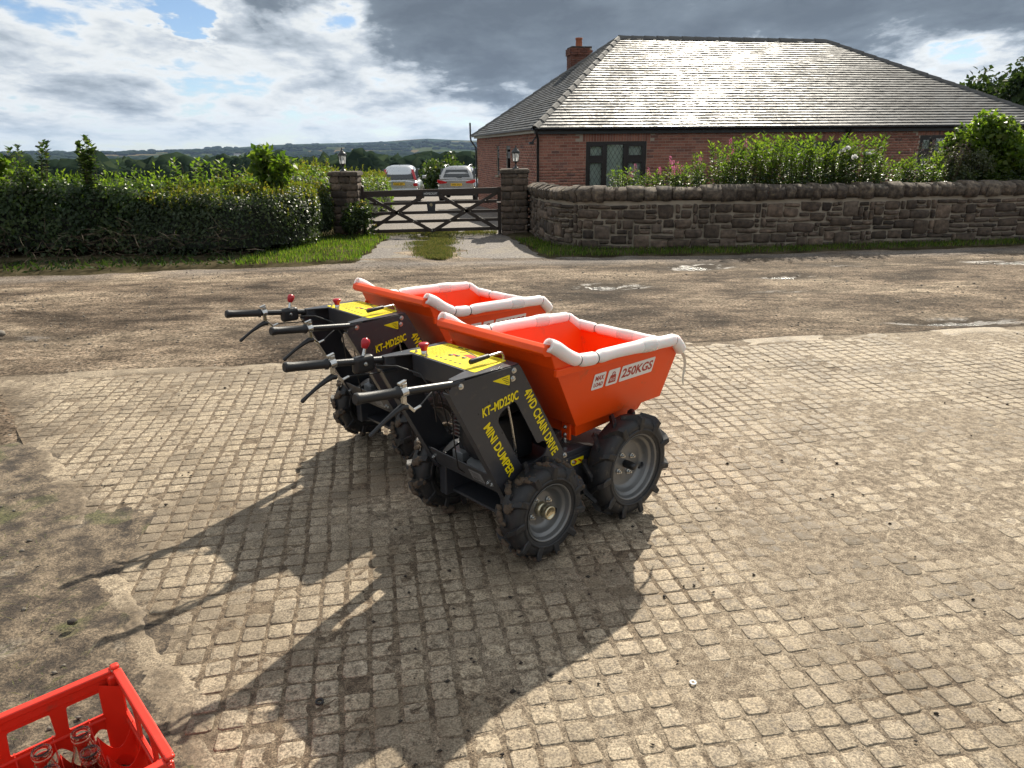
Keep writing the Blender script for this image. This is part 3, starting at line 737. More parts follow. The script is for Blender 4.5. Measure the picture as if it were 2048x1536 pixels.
cl = fbm(P3(xx, yy), .7, 3, 83); keep = (cl+RNG.normal(0, .3, n) > .15) & (slab_d(xx, yy) < -.05) & (yy < edge(xx)+.1); xx, yy = xx[keep], yy[keep]
S = .006+.014*RNG.random(len(xx))**4
tag(lumps('loose_gravel', P3(xx, yy, track_z(xx, yy)+.003), S, 'pebble', 4), 'loose grey gravel scattered along the dirt track', 'gravel', kind='stuff')
n = 1000
yy = 1.2+RNG.random(n)*2.3; xx = -1.15-(yy-1.7)*.75-RNG.random(n)*1.1
A = rnd_dirs(n); A[:, 2] *= .12; zz = .04+.01*RNG.random(n)
tag(leaf_mesh('straw_litter', P3(xx, yy, zz), A, np.tile([0., 0, 1], (n, 1)), .02+.07*RNG.random(n)**2, .0012, 'dry_grass'), 'thin straw bits lying on the muddy patch', 'straw', kind='stuff')

n = 520
yy = 1.2+RNG.random(n)*2.6; xx = -1.2-(yy-1.7)*.78-RNG.random(n)**1.3*1.3
tag(lumps('mud_stones', P3(xx, yy, .012+0*xx), .003+.012*RNG.random(n)**4, 'pebble', 8), 'small stones trodden into the muddy patch', 'gravel', kind='stuff')
# ---- haze-bound far country: woods, hedges and farm buildings
ico_v, ico_f = [], []
import bmesh
bm = bmesh.new(); bmesh.ops.create_icosphere(bm, subdivisions=2, radius=1); ico_v = np.array([v.co[:] for v in bm.verts]); ico_f = np.array([[v.index for v in f.verts] for f in bm.faces]); bm.free()
bm = bmesh.new(); bmesh.ops.create_icosphere(bm, subdivisions=3, radius=1); ico3_v = np.array([v.co[:] for v in bm.verts]); ico3_f = np.array([[v.index for v in f.verts] for f in bm.faces]); bm.free()
def blobs(name, C, S, mat, seed, IV=ico_v, IF=ico_f, amp=.34):
    n = len(C); P = IV[None]*np.array([1, 1, .85])
    q = (P*2.2 + C[:, None, :]*.37); q += np.arange(n)[:, None, None]*3.7
    disp = 1+amp*fbm(q, 1.0, 3, seed)
    if len(IV) > 100: disp += .30*vnoise(q, 3.1, seed+3)
    V = P*disp[..., None]*S[:, None, :] + C[:, None, :]
    F = (IF[None]+np.arange(n)[:, None, None]*len(IV)).reshape(-1, 3)
    return mesh_obj(name, V.reshape(-1, 3), F, mat, tone=RNG.random(len(F)))
FARM = [(-1140., 3230., 26, 12, 8, .25, 'white farmhouse on the far wooded slope above the hedge', 'farm_white'),
        (-455., 940., 60, 16, 3.6, -.1, 'long low pale shed among fields above the bramble hedge', 'farm_white'),
        (-183., 1095., 44, 14, 3.0, .12, 'long pale barn in the valley above the silver car', 'farm_white'),
        (-590., 1900., 16, 10, 6, .5, 'small brick house far away on the wooded slope', 'farm_brick'),
        (-130., 2100., 20, 11, 6, -.3, 'tiny cream house far off between dark woods', 'farm_white')]
n = 20000
dist = np.exp(RNG.uniform(math.log(170), math.log(5600), n)); aa = RNG.uniform(-.80, .75, n)
xx, yy = dist*np.sin(aa), dist*np.cos(aa)
mask = fbm(P3(xx, yy)*np.array([1, .5, 1]), 1/160., 3, 91) + .0
keep = (mask > -.20) | (np.abs(fbm(P3(xx, yy), 1/75., 1, 95)) < .035)
keep &= ~((dist < 420) & (mask < .10))
for f in FARM:
    ax = math.atan2(f[0], f[1]); keep &= ~((np.abs(np.arctan2(xx, yy)-ax) < .020) & (dist < math.hypot(f[0], f[1])+8) & (dist > math.hypot(f[0], f[1])*.62))
keep &= ~((np.abs(aa+.27) < .16) & (dist > 760) & (dist < 1050) & (mask < .40))
xx, yy, dist = xx[keep], yy[keep], dist[keep]
S = (5.5+5.0*RNG.random(len(xx)))*np.clip(dist/900, .55, 2.4); S = np.stack([S*1.1, S*1.1, S*.80/np.clip(dist/900, .75, 1.7)], -1)
C = P3(xx, yy, land_z(xx, yy)+S[:, 2]*.55)
nr_ = dist < 800
tag(blobs('far_woodland', C[~nr_], S[~nr_], 'far_canopy', 5), 'dark woods and hedgerows covering the far valley and hills', 'woodland', kind='stuff')
tag(blobs('valley_woodland', C[nr_], S[nr_], 'far_canopy', 6, ico3_v, ico3_f, .5), 'nearer trees and copses on the slope below the hedge', 'woodland', kind='stuff'); print('near trees', nr_.sum())
print('far trees', len(xx), 'setts', len(bx))
for (x, y, L, Wd, H, rz, lab, mt) in FARM:
    t_ = thing('farm_building', lab, 'building', (x, y, float(land_z(x, y))-.3), rz, 'far farm buildings')
    MB().box((0, 0, H/2), (L, Wd, H)).build('wall', mt, t_)
    MB().prism([(-Wd/2-.4, H), (Wd/2+.4, H), (0, H+Wd*(.38 if H > 4 else .12))], -L/2-.3, L/2+.3, 'YZ').build('roof', 'farm_roof' if H > 4 else 'farm_white', t_)
    for k in range(4 if H > 4 else 0): MB().box((-L/2+L*(k+.5)/4, -Wd/2-.03, H*.62), (1.0, .08, 1.3)).build('window', 'car_glass', t_)

# ================================================================== brick bungalow
HT = .19713; HFL = Vector((.685, 20.514, 0)); HL, HW, EAVE, RIDGE, IA, IB = 16.84, 10.97, 2.10, 5.055, 4.16, 5.05
house = thing('bungalow', 'red brick bungalow with hipped slate roof behind the stone wall', 'house', (HFL.x, HFL.y, 0), HT)
OV = .15; HG = -.75     # local frame: x along the front, y to the back, z absolute
wx0, wx1, wy0, wy1 = OV, HL-OV, OV, HW-OV
WIN = [(1.46, 3.20, .35, 1.75), (7.34, 9.14, .70, 1.71), (11.78, 13.3, .70, 1.83)]          # front windows x0,x1,z0,z1
SWIN = [(4.05, 4.72, .86, 1.70), (5.98, 6.40, .72, 1.69)]                                    # left side (along y)
b = MB()
def wall_strip(b, a0, a1, ops, horiz, fixed, th, z0=HG, z1=EAVE-.03):
    """wall along one axis with rectangular openings"""
    cuts = sorted([a0, a1]+[q for o_ in ops for q in o_[:2]])
    for i in range(len(cuts)-1):
        c0, c1 = cuts[i], cuts[i+1]; op = [o_ for o_ in ops if abs(o_[0]-c0) < 1e-6]
        for (q0, q1) in ([(z0, z1)] if not op else [(z0, op[0][2]), (op[0][3], z1)]):
            if horiz: b.box(((c0+c1)/2, fixed+th/2, (q0+q1)/2), (c1-c0, th, q1-q0))
            else: b.box((fixed+th/2, (c0+c1)/2, (q0+q1)/2), (th, c1-c0, q1-q0))
wall_strip(b, wx0, wx1, WIN, True, wy0, .25); wall_strip(b, wy0+.25, wy1-.25, SWIN, False, wx0, .25)
wall_strip(b, wx0, wx1, [], True, wy1-.25, .25); wall_strip(b, wy0+.25, wy1-.25, [], False, wx1-.25, .25)
hw = b.build('wall', 'brick_mortar', house)
MB().box(((wx0+wx1)/2, (wy0+wy1)/2, EAVE-.06), (wx1-wx0-.52, wy1-wy0-.52, .04)).build('ceiling_board', 'curtain', house)
# bricks
BL, BH, J = .225, .075, .010
def in_ops(a, z, ops, m=0.0): return any(o_[0]-m < a < o_[1]+m and o_[2] < z < o_[3]+.0 for o_ in ops)
bricks = []  # (side, a0, a1, z)
for side, A0, A1, ops in (('f', wx0, wx1, WIN), ('s', wy0, wy1, SWIN)):
    nrow = int((EAVE-.03-HG)/BH)
    for r_ in range(nrow):
        z = EAVE-.045-BH*(r_+.5); a = A0-(BL/2 if r_ % 2 else 0)
        while a < A1:
            s0, s1 = max(a, A0), min(a+BL, A1); a += BL
            if s1-s0 < .05: continue
            segs = [(s0, s1)]
            for o_ in ops:
                if o_[2] < z < o_[3]:
                    ns_ = []
                    for (p, q) in segs:
                        if q <= o_[0] or p >= o_[1]: ns_.append((p, q))
                        else:
                            if p < o_[0]: ns_.append((p, o_[0]))
                            if q > o_[1]: ns_.append((o_[1], q))
                    segs = ns_
                if o_[3] <= z < o_[3]+.225 and side == 'f':       # soldier course above windows
                    segs = [(p, q) for (p, q) in segs if q < o_[0]-.10 or p > o_[1]+.10]
            for (p, q) in segs:
                if q-p > .045: bricks.append((side, p, q, z))
fb = [q for q in bricks if q[0] == 'f' and q[3] > .45 and q[2] < 7.2]
fb = fb[:300]; fbs = set(fb)
unit = MB().box((0, 0, 0), (1, 1, 1))
bvar = []
for k in range(6):
    me = bpy.data.meshes.new('brick'); me.from_pydata(unit.v, [], unit.f); at = me.attributes.new('tone', 'FLOAT', 'FACE'); at.data.foreach_set('value', [k/6]*6); me.materials.append(M['brick']); bvar.append(me)
for k, (sd__, p, q, z) in enumerate(fb):
    o = bpy.data.objects.new('brick', bvar[k*5 % 6]); COL.objects.link(o); o.parent = hw
    o.location = ((p+q)/2, wy0-.001+RNG.uniform(-.001, .001), z); o.scale = (q-p-J, .012, BH-J)
Vb, Tb = [], []
uv_ = np.array(unit.v); uf_ = np.array(unit.f)
for (sd__, p, q, z) in bricks:
    if (sd__, p, q, z) in fbs: continue
    if sd__ == 'f': Vb.append(uv_*np.array([q-p-J, .012, BH-J])+np.array([(p+q)/2, wy0-.001, z]))
    else: Vb.append(uv_*np.array([.012, q-p-J, BH-J])+np.array([wx0-.001, (p+q)/2, z]))
    Tb += [RNG.random()]*6
nb = len(Vb); Fb = (uf_[None]+np.arange(nb)[:, None, None]*8).reshape(-1, 4)
o = mesh_obj('bricks_beyond', np.concatenate(Vb), Fb, 'brick', hw, tone=Tb); o['kind'] = 'stuff'
for (x0, x1, z0, z1) in WIN:
    n = int((x1-x0+.2)/.075)
    for k in range(n):
        xx_ = x0-.10+(k+.5)*(x1-x0+.2)/n
        o = bpy.data.objects.new('lintel_brick', bvar[0].copy() if False else bvar[(k*7) % 6]); COL.objects.link(o); o.parent = hw
        o.location = (xx_, wy0-.002, z1+.1125); o.scale = (.064, .014, .213)
for (y0, y1, z0, z1) in SWIN:
    MB().box((wx0-.02, (y0+y1)/2, z0-.03), (.12, y1-y0+.12, .06)).build('window_sill', 'mortar', house, .006)

# windows
def window(x0, x1, z0, z1, side, mull, trans):
    w = MB(); dp = .07
    def bx_(a0, a1, q0, q1, d=0, t=dp):
        if side == 'f': w.box(((a0+a1)/2, wy0+.055+d, (q0+q1)/2), (a1-a0, t, q1-q0))
        else: w.box((wx0+.055+d, (a0+a1)/2, (q0+q1)/2), (t, a1-a0, q1-q0))
    fw = .085
    bx_(x0, x0+fw, z0, z1); bx_(x1-fw, x1, z0, z1); bx_(x0+fw, x1-fw, z1-fw, z1); bx_(x0+fw, x1-fw, z0, z0+fw)
    for m_ in mull: bx_(m_-.05, m_+.05, z0+fw, z1-fw, .002)
    ed = [x0+fw]+[q for m_ in mull for q in (m_-.05, m_+.05)]+[x1-fw]
    lights = []
    for k in range(0, len(ed), 2):
        a0, a1 = ed[k], ed[k+1]
        if trans and (k//2) in trans:
            tz = trans[k//2]; bx_(a0, a1, tz-.055, tz+.055, .003); lights += [(a0, a1, tz+.055, z1-fw, True), (a0, a1, z0+fw, tz-.055, True)]
        else: lights.append((a0, a1, z0+fw, z1-fw, False))
    for (a0, a1, q0, q1, casement) in lights:
        if casement:
            s = .045; bx_(a0, a1, q1-s, q1, -.02, .04); bx_(a0, a1, q0, q0+s, -.02, .04); bx_(a0, a0+s, q0+s, q1-s, -.02, .04); bx_(a1-s, a1, q0+s, q1-s, -.02, .04)
    wo_ = w.build('window', 'frame_brown', house, .004)
    for (a0, a1, q0, q1, casement) in lights:
        pn = MB()
        if side == 'f': pn.box(((a0+a1)/2, wy0+.075, (q0+q1)/2), (a1-a0, .006, q1-q0))
        else: pn.box((wx0+.075, (a0+a1)/2, (q0+q1)/2), (.006, a1-a0, q1-q0))
        pn.build('pane', 'window_glass', wo_)
        if side == 'f':      # diamond leading
            ld = MB(); st_ = .125; H = q1-q0
            for sg in (1, -1):
                k = -H*.6
                c0 = a0-H*.62 if sg > 0 else a0
                while c0 < a1+H*.62:
                    p0 = [c0, q0]; p1 = [c0+sg*H*.62, q1]
                    # clip to the light
                    def clip(pA, pB):
                        dx = pB[0]-pA[0]; t0, t1 = 0, 1
                        for lo, hi in ((a0, a1),):
                            if abs(dx) < 1e-9: return None
                            ta, tb = sorted(((lo-pA[0])/dx, (hi-pA[0])/dx)); t0, t1 = max(t0, ta), min(t1, tb)
                        return None if t1-t0 < .03 else ([pA[0]+dx*t0, pA[1]+(pB[1]-pA[1])*t0], [pA[0]+dx*t1, pA[1]+(pB[1]-pA[1])*t1])
                    c_ = clip(p0, p1)
                    if c_: ld.bar((c_[0][0], wy0+.068, c_[0][1]), (c_[1][0], wy0+.068, c_[1][1]), .006, .008, (0, 1, 0))
                    c0 += st_
            if ld.v: ld.build('leading', 'lead', wo_, fix=False)
    cu = MB(); n = 40                     # folds of the curtain behind the glass
    if side == 'f':
        V = [(x0+.05+(x1-x0-.1)*k/n, wy0+.14+.018*math.sin(k*1.7), zz) for zz in (z0, z1) for k in range(n+1)]
    else:
        V = [(wx0+.14+.012*math.sin(k*1.7), x0+.02+(x1-x0-.04)*k/n, zz) for zz in (z0, z1) for k in range(n+1)]
    cu.add(V, [(k, k+1, n+2+k, n+1+k) for k in range(n)], True); cu.build('curtain', 'curtain', wo_, fix=False)
window(*WIN[0], 'f', (2.02, 2.60), {0: 1.29, 2: 1.29}); window(*WIN[1], 'f', (7.95, 8.55), {0: 1.25, 2: 1.25}); window(*WIN[2], 'f', (12.3, 12.8), {0: 1.35, 2: 1.35})
window(*SWIN[0], 's', (), {0: 1.40}); window(*SWIN[1], 's', (), {0: 1.40})

# roof: boarding, slates, ridge and hip tiles
FLr, FRr, BLr, BRr = Vector((0, 0, EAVE)), Vector((HL, 0, EAVE)), Vector((0, HW, EAVE)), Vector((HL, HW, EAVE))
R0, R1 = Vector((IA, HW/2, RIDGE)), Vector((HL-IB, HW/2, RIDGE))
rb = MB(); rb.add([FLr, FRr, R1, R0], [(0, 1, 2, 3)]); rb.add([FLr, R0, BLr], [(0, 1, 2)]); rb.add([BLr, R0, R1, BRr], [(0, 1, 2, 3)]); rb.add([FRr, BRr, R1], [(0, 1, 2)])
rb.add([FLr, FRr, BRr, BLr], [(3, 2, 1, 0)])
roof = rb.build('roof', 'slate_ridge', house)
def plane_slates(e0, e1, t0, t1, rows, wd):
    """slates on the plane with eave e0-e1 and top edge t0-t1; returns placement matrices (origin, x, up, n, w, h, dist)"""
    ex = (e1-e0).normalized(); mid = (t0+t1)/2; up = (mid-e0) - ex*((mid-e0).dot(ex)); Hs = up.length; up.normalize(); nn = ex.cross(up)
    if nn.z < 0: nn = -nn
    out = []
    gauge = Hs/rows
    for r_ in range(rows):
        f0, f1 = (r_)/rows, min(1.0, (r_+1.0)/rows)
        a = (e0.lerp(t0, (f0+f1)/2)-e0).dot(ex); bb = (e0.lerp(t1, 0)-e0).dot(ex); bq = (e1.lerp(t1, (f0+f1)/2)-e0).dot(ex)
        s = a-(wd/2 if r_ % 2 else 0)
        while s < bq:
            s0, s1 = max(s, a), min(s+wd, bq); s += wd
            if s1-s0 < .04: continue
            out.append((e0+ex*((s0+s1)/2)+up*((r_+.5)*gauge), ex, up, nn, s1-s0-.004, gauge))
    return out
front_s = plane_slates(FLr, FRr, R0, R1, 36, .30); left_s = plane_slates(BLr, FLr, R0, R0, 36, .30)
su = MB().add([(-.5, -.5, .027), (.5, -.5, .027), (.5, .6, .004), (-.5, .6, .004), (-.5, -.5, .006), (.5, -.5, .006)], [(0, 1, 2, 3), (0, 4, 5, 1), (0, 3, 4), (1, 5, 2)])
svar = []
for k in range(6):
    me = bpy.data.meshes.new('slate'); me.from_pydata(su.v, [], su.f); at = me.attributes.new('tone', 'FLOAT', 'FACE'); at.data.foreach_set('value', [k/6]*len(su.f)); me.materials.append(M['slate']); svar.append(me)
def slate_mat(q, r_):
    c_, ex, up, nn, w_, g_ = q
    ux = (ex + nn*r_.uniform(-.02, .02) + up*r_.uniform(-.006, .006)); uy = (up + nn*r_.uniform(-.02, .02))
    m = Matrix((ux*w_, uy*g_, nn)).transposed().to_4x4(); m.translation = c_ + nn*r_.uniform(0, .003); return m
rr_ = random.Random(5)
front_s.sort(key=lambda q: q[0].z); indiv = front_s[:300]
for k, q in enumerate(indiv):
    o = bpy.data.objects.new('slate', svar[k*5 % 6]); COL.objects.link(o); o.parent = roof; o.matrix_basis = slate_mat(q, rr_)
Vb, Fb, Tb, off = [], [], [], 0
for q in front_s[300:]+left_s:
    m = slate_mat(q, rr_)
    Vb += [tuple(m @ Vector(v)) for v in su.v]; Fb += [tuple(i_+off for i_ in f) for f in su.f]; Tb += [rr_.random()]*len(su.f); off += len(su.v)
o = mesh_obj('slates_beyond', Vb, Fb, 'slate', roof, tone=Tb); o['kind'] = 'stuff'
def ridge_run(name, p, q, n, wd=.15):
    d = (q-p); L = d.length/n; d.normalize(); side = d.cross(Vector((0, 0, 1))).normalized(); up = side.cross(d)
    prof = [(-wd, -.10), (-wd*.62, -.015), (-.03, .045), (.03, .045), (wd*.62, -.015), (wd, -.10)]
    for k in range(n):
        a = p+d*(L*k-.02); e = p+d*(L*(k+1)-.012); lift = rr_.uniform(0, .010); V = []
        for base_, l_ in ((a, .018+lift), (e, lift)):
            V += [tuple(base_+side*x_*(1.0+l_)+up*(y_+l_+.01)) for x_, y_ in prof]
        V += [tuple(Vector(v)-up*.02) for v in V[:6]]
        F = [(i_, i_+1, i_+7, i_+6) for i_ in range(5)]+[(12+i_, 13+i_, i_+1, i_) for i_ in range(5)]
        mesh_obj(name, V, F, 'slate_ridge', roof)
ridge_run('hip_tile', FLr, R0, 17); ridge_run('hip_tile', FRr, R1, 18); ridge_run('ridge_tile', R0, R1, 17); ridge_run('hip_tile', BLr, R0, 17)
# gutters, fascia, downpipes
for nm, a, e in (('front', Vector((-.02, -.06, 0)), Vector((HL+.02, -.06, 0))), ('side', Vector((-.06, -.02, 0)), Vector((-.06, HW+.1, 0)))):
    d = (e-a).normalized(); out_ = Vector((0, -1, 0)) if nm == 'front' else Vector((-1, 0, 0)); g = MB()
    prof = [(.055*math.cos(q), -.055*math.sin(q)) for q in np.linspace(0, math.pi, 9)]; prof += [(x_*.86, y_*.86) for x_, y_ in prof[::-1]]
    V = [tuple(p_+out_*x_+Vector((0, 0, EAVE-.005+y_))) for p_ in (a, e) for x_, y_ in prof]; n = len(prof)
    g.add(V, [(k, (k+1) % n, n+(k+1) % n, n+k) for k in range(n)], True); g.add(V[:n], [tuple(range(n))]); g.add(V[n:], [tuple(range(n))])
    g.build('gutter', 'black_upvc', house)
MB().box((HL/2, .06, EAVE-.075), (HL, .03, .15)).build('fascia', 'black_upvc', house); MB().box((.06, HW/2, EAVE-.055), (.03, HW-.05, .11)).build('fascia', 'farm_white', house)
MB().box((HL/2, .11, EAVE-.125), (HL-.1, .09, .02)).build('soffit', 'black_upvc', house)
def pipe(pts): MB().tube(pts, .034, 10).build('downpipe', 'black_upvc', house)
pipe([(.03, -.06, EAVE-.05), (.03, -.06, EAVE-.12), (.10, .085, EAVE-.26), (.10, .085, HG)])
pipe([(9.3, -.06, EAVE-.05), (9.3, -.06, EAVE-.10), (9.3, .085, EAVE-.24), (9.3, .085, HG)])
pipe([(-.09, HW+.02, EAVE+.50), (-.09, HW+.02, EAVE-.06), (-.07, HW-.02, EAVE-.2), (.085, HW-.22, EAVE-.45), (.085, HW-.22, HG)])
# chimney with pot
ch = MB().box((3.35, 7.35, 4.2), (.72, .60, 1.5)).build('chimney', 'brick_mortar', house)
r2 = random.Random(9); Vb, Fb, Tb, off = [], [], [], 0
def cbrick(c_, d_):
    global off
    Vb.extend([tuple(np.array(v)*np.array(d_)+np.array(c_)) for v in unit.v]); Fb.extend([tuple(i_+off for i_ in f) for f in unit.f]); Tb.extend([r2.random()]*6); off += 8
for r_ in range(19):
    z = 3.5+.075*(r_+.5); ex_ = .03 if r_ >= 16 else 0.0
    for k in range(4):
        x_ = 3.35-.36-ex_+(k+.5)*((.72+2*ex_)/3.5)-(0.11 if r_ % 2 else 0)
        if x_ > 3.35+.36+ex_-.03: continue
        w_ = min(.205, 3.35+.36+ex_-x_+.10)
        cbrick((x_ if x_ > 3.05 else 3.06, 7.05-ex_-.003, z), (w_, .03+ex_, .065)); 
    for k in range(3): cbrick((2.99-ex_-.003, 7.05+.1+k*.2, z), (.03+ex_, .19, .065))
o = mesh_obj('chimney_bricks', Vb, Fb, 'chimney_brick', ch, tone=Tb); o['kind'] = 'stuff'
MB().box((3.35, 7.35, 4.955), (.74, .62, .05)).build('chimney_cap', 'clod', ch, .01)
MB().lathe([(.115, 0), (.125, .02), (.118, .05), (.108, .24), (.13, .26), (.13, .30), (.10, .30), (.09, .02)], 20, 'Z', (3.33, 7.35, 4.98)).build('chimney_pot', 'chimney_pot', ch)
MB().tube([(.10, .12, EAVE-.16), (.0, .02, EAVE-.26), (-.08, -.03, EAVE-.34)], .018, 8).box((-.11, -.05, EAVE-.37), (.12, .09, .07)).build('security_light', 'black_upvc', house)

# ================================================================== stone wall
def catmull(P, n):
    P = [np.array(p, float) for p in P]; out = []
    for i in range(len(P)-1):
        p0, p1, p2, p3 = P[max(i-1, 0)], P[i], P[i+1], P[min(i+2, len(P)-1)]
        for k in range(n):
            t_ = k/n; out.append(.5*((2*p1)+(-p0+p2)*t_+(2*p0-5*p1+4*p2-p3)*t_*t_+(-p0+3*p1-3*p2+p3)*t_**3))
    out.append(P[-1]); return np.array(out)
wp = catmull([(.405, 16.75), (.58, 14.9), (.74, 14.05), (.95, 13.45), (1.45, 13.08), (2.4, 12.96), (4.19, 12.95), (6.9, 13.30), (9.48, 13.70), (13.5, 14.4)], 14)
sg = np.concatenate([[0], np.cumsum(np.linalg.norm(np.diff(wp, axis=0), axis=1))]); WLEN = sg[-1]
def wpt(s):
    x, y = np.interp(s, sg, wp[:, 0]), np.interp(s, sg, wp[:, 1]); e = .05
    x2, y2 = np.interp(s+e, sg, wp[:, 0]), np.interp(s+e, sg, wp[:, 1]); x1, y1 = np.interp(s-e, sg, wp[:, 0]), np.interp(s-e, sg, wp[:, 1])
    tx, ty = x2-x1, y2-y1; L = math.hypot(tx, ty); return x, y, tx/L, ty/L
swall = thing('stone_wall', 'curved dark sandstone garden wall with rounded coping stones', 'wall', (0, 0, 0))
WH, WT = 1.075, .34
b = MB(); V = []; n = 120
for k in range(n+1):
    x, y, tx, ty = wpt(WLEN*k/n); nx, ny = -ty, tx; z0 = float(zg(x, y))
    for (o_, h_) in ((.035, -.2), (.035, WH-.22), (WT-.03, WH-.22), (WT-.03, -.2)): V.append((x+nx*o_, y+ny*o_, z0+h_))
F = [(4*k+q, 4*k+(q+1) % 4, 4*k+4+(q+1) % 4, 4*k+4+q) for k in range(n) for q in range(4)]+[(0, 1, 2, 3), (4*n+3, 4*n+2, 4*n+1, 4*n)]
b.add(V, F, False); wcore = b.build('mortar_core', 'mortar', swall)
def stone_variant(seed, mat, e=.42, amp=.17, top_round=0):
    bm = bmesh.new(); bmesh.ops.create_cube(bm, size=2); bmesh.ops.subdivide_edges(bm, edges=bm.edges, cuts=2, use_grid_fill=True)
    P = np.array([v.co[:] for v in bm.verts]); Fc = [[v.index for v in f.verts] for f in bm.faces]; bm.free()
    nrm = np.linalg.norm(P, axis=1, keepdims=True); sph = P/nrm*1.25; Q = P*(1-.30)+sph*.30; Q = np.clip(Q, -1.02, 1.02)
    Q = Q*(1+amp*fbm(P*1.3+seed*7.1, 1.1, 2, seed)[:, None]) + .13*np.stack([vnoise(P*1.7+seed, 1, seed+k) for k in range(3)], -1)
    if top_round:
        Q[:, 2] = np.where(Q[:, 2] > -.4, np.minimum(Q[:, 2], math.sqrt(2)*np.sqrt(np.maximum(.02, 1.02-np.abs(Q[:, 1])**2.2*.86))*.72), Q[:, 2])
    me = bpy.data.meshes.new('stone'); me.from_pydata((Q*.5).tolist(), [], Fc); me.polygons.foreach_set('use_smooth', [True]*len(Fc))
    at = me.attributes.new('tone', 'FLOAT', 'FACE'); at.data.foreach_set('value', [seed*.137 % 1]*len(Fc)); me.materials.append(M[mat]); return me
stv = [stone_variant(s, 'stone') for s in range(8)]; cpv = [stone_variant(s+20, 'coping', .4, .12, 1) for s in range(5)]
r_ = random.Random(11)
def place_stone(me, name, s, z, L, H, depth, off, parent=None):
    x, y, tx, ty = wpt(s); nx, ny = -ty, tx; z0 = float(zg(x, y))
    o = bpy.data.objects.new(name, me); COL.objects.link(o); o.parent = parent or swall
    o.location = (x+nx*off, y+ny*off, z0+z); o.rotation_euler = (r_.uniform(-.04, .04), r_.uniform(-.05, .05), math.atan2(ty, tx)+r_.uniform(-.03, .03)); o.scale = (L, depth, H); return o
CS, CZ = .100, .086                                   # random rubble: greedy packing of a small grid
nS, nZ = int(WLEN/CS), int((WH-.22+.06)/CZ); used = np.zeros((nS+6, nZ), bool); nst = 0
SHAPES = [(1, 1), (2, 1), (2, 1), (3, 1), (2, 2), (3, 2), (3, 2), (4, 2), (2, 1), (1, 2), (4, 1), (3, 3)]
for kz in range(nZ):
    for ks in range(nS):
        if used[ks, kz]: continue
        c_ = list(SHAPES); r_.shuffle(c_); far_ = ks*CS > 11.2
        for (a, b_) in c_:
            if far_: a, b_ = a+1, b_
            if kz+b_ <= nZ and not used[ks:ks+a, kz:kz+b_].any(): break
        else: a, b_ = 1, 1
        used[ks:ks+a, kz:kz+b_] = True
        L, H = a*CS, b_*CZ
        place_stone(stv[r_.randrange(8)], 'stone', ks*CS+L/2+r_.uniform(-.008, .008), -.06+kz*CZ+H/2+r_.uniform(-.008, .008), (L-.030)*r_.uniform(.96, 1.08), (H-.027)*r_.uniform(.96, 1.08), .16, .078+r_.uniform(-.016, .012)); nst += 1
s = 0; ncp = 0
while s < WLEN:
    L = r_.uniform(.16, .34) if s > 3.6 else r_.uniform(.10, .2)
    o = place_stone(cpv[r_.randrange(5)], 'coping_stone', s+L/2, WH-.105, (L-.012)*1.08, .25*r_.uniform(.82, 1.2), WT+.06, WT/2+r_.uniform(-.012, .012)); s += L; ncp += 1
print('wall stones', nst, ncp)

# ================================================================== gate pillars, lanterns, gate
def pillar(x, y, w, h, label):
    z0 = float(zg(x, y))
    t_ = thing('gate_pillar', label, 'pillar', (x, y, z0), 0, 'stone gate pillars')
    MB().box((0, 0, h/2-.1), (w-.05, w-.05, h-.02)).build('mortar_core', 'mortar', t_)
    rp = random.Random(int(abs(x)*100)); z = -.05
    while z < h-.09:
        H = min(rp.uniform(.12, .19), h-.065-z)
        for (ax, sgn) in ((0, -1), (0, 1), (1, -1), (1, 1)):
            a = -w/2
            while a < w/2-.02:
                L = min(rp.uniform(.16, .36), w/2-a)
                if w/2-a-L < .07: L = w/2-a
                o = bpy.data.objects.new('stone', stv[rp.randrange(8)]); COL.objects.link(o); o.parent = t_
                if ax == 0: o.location = (a+L/2, sgn*(w/2-.035), z+H/2); o.scale = (L-.012, .11, H-.010)
                else: o.location = (sgn*(w/2-.035), a+L/2, z+H/2); o.scale = (.11, L-.012, H-.010)
                a += L
        z += H
    c_ = MB().box((0, 0, h-.03), (w+.09, w+.09, .075)).box((0, 0, h+.012), (w+.05, w+.05, .02)).build('cap', 'coping', t_, .012)
    return z0+h+.022
PL, PR = (-3.54, 16.5), (.11, 16.62)
zl = pillar(*PL, .55, 1.36, 'sandstone gate pillar beside the long hedge'); zr = pillar(*PR, .55, 1.37, 'sandstone gate pillar joined to the garden wall')
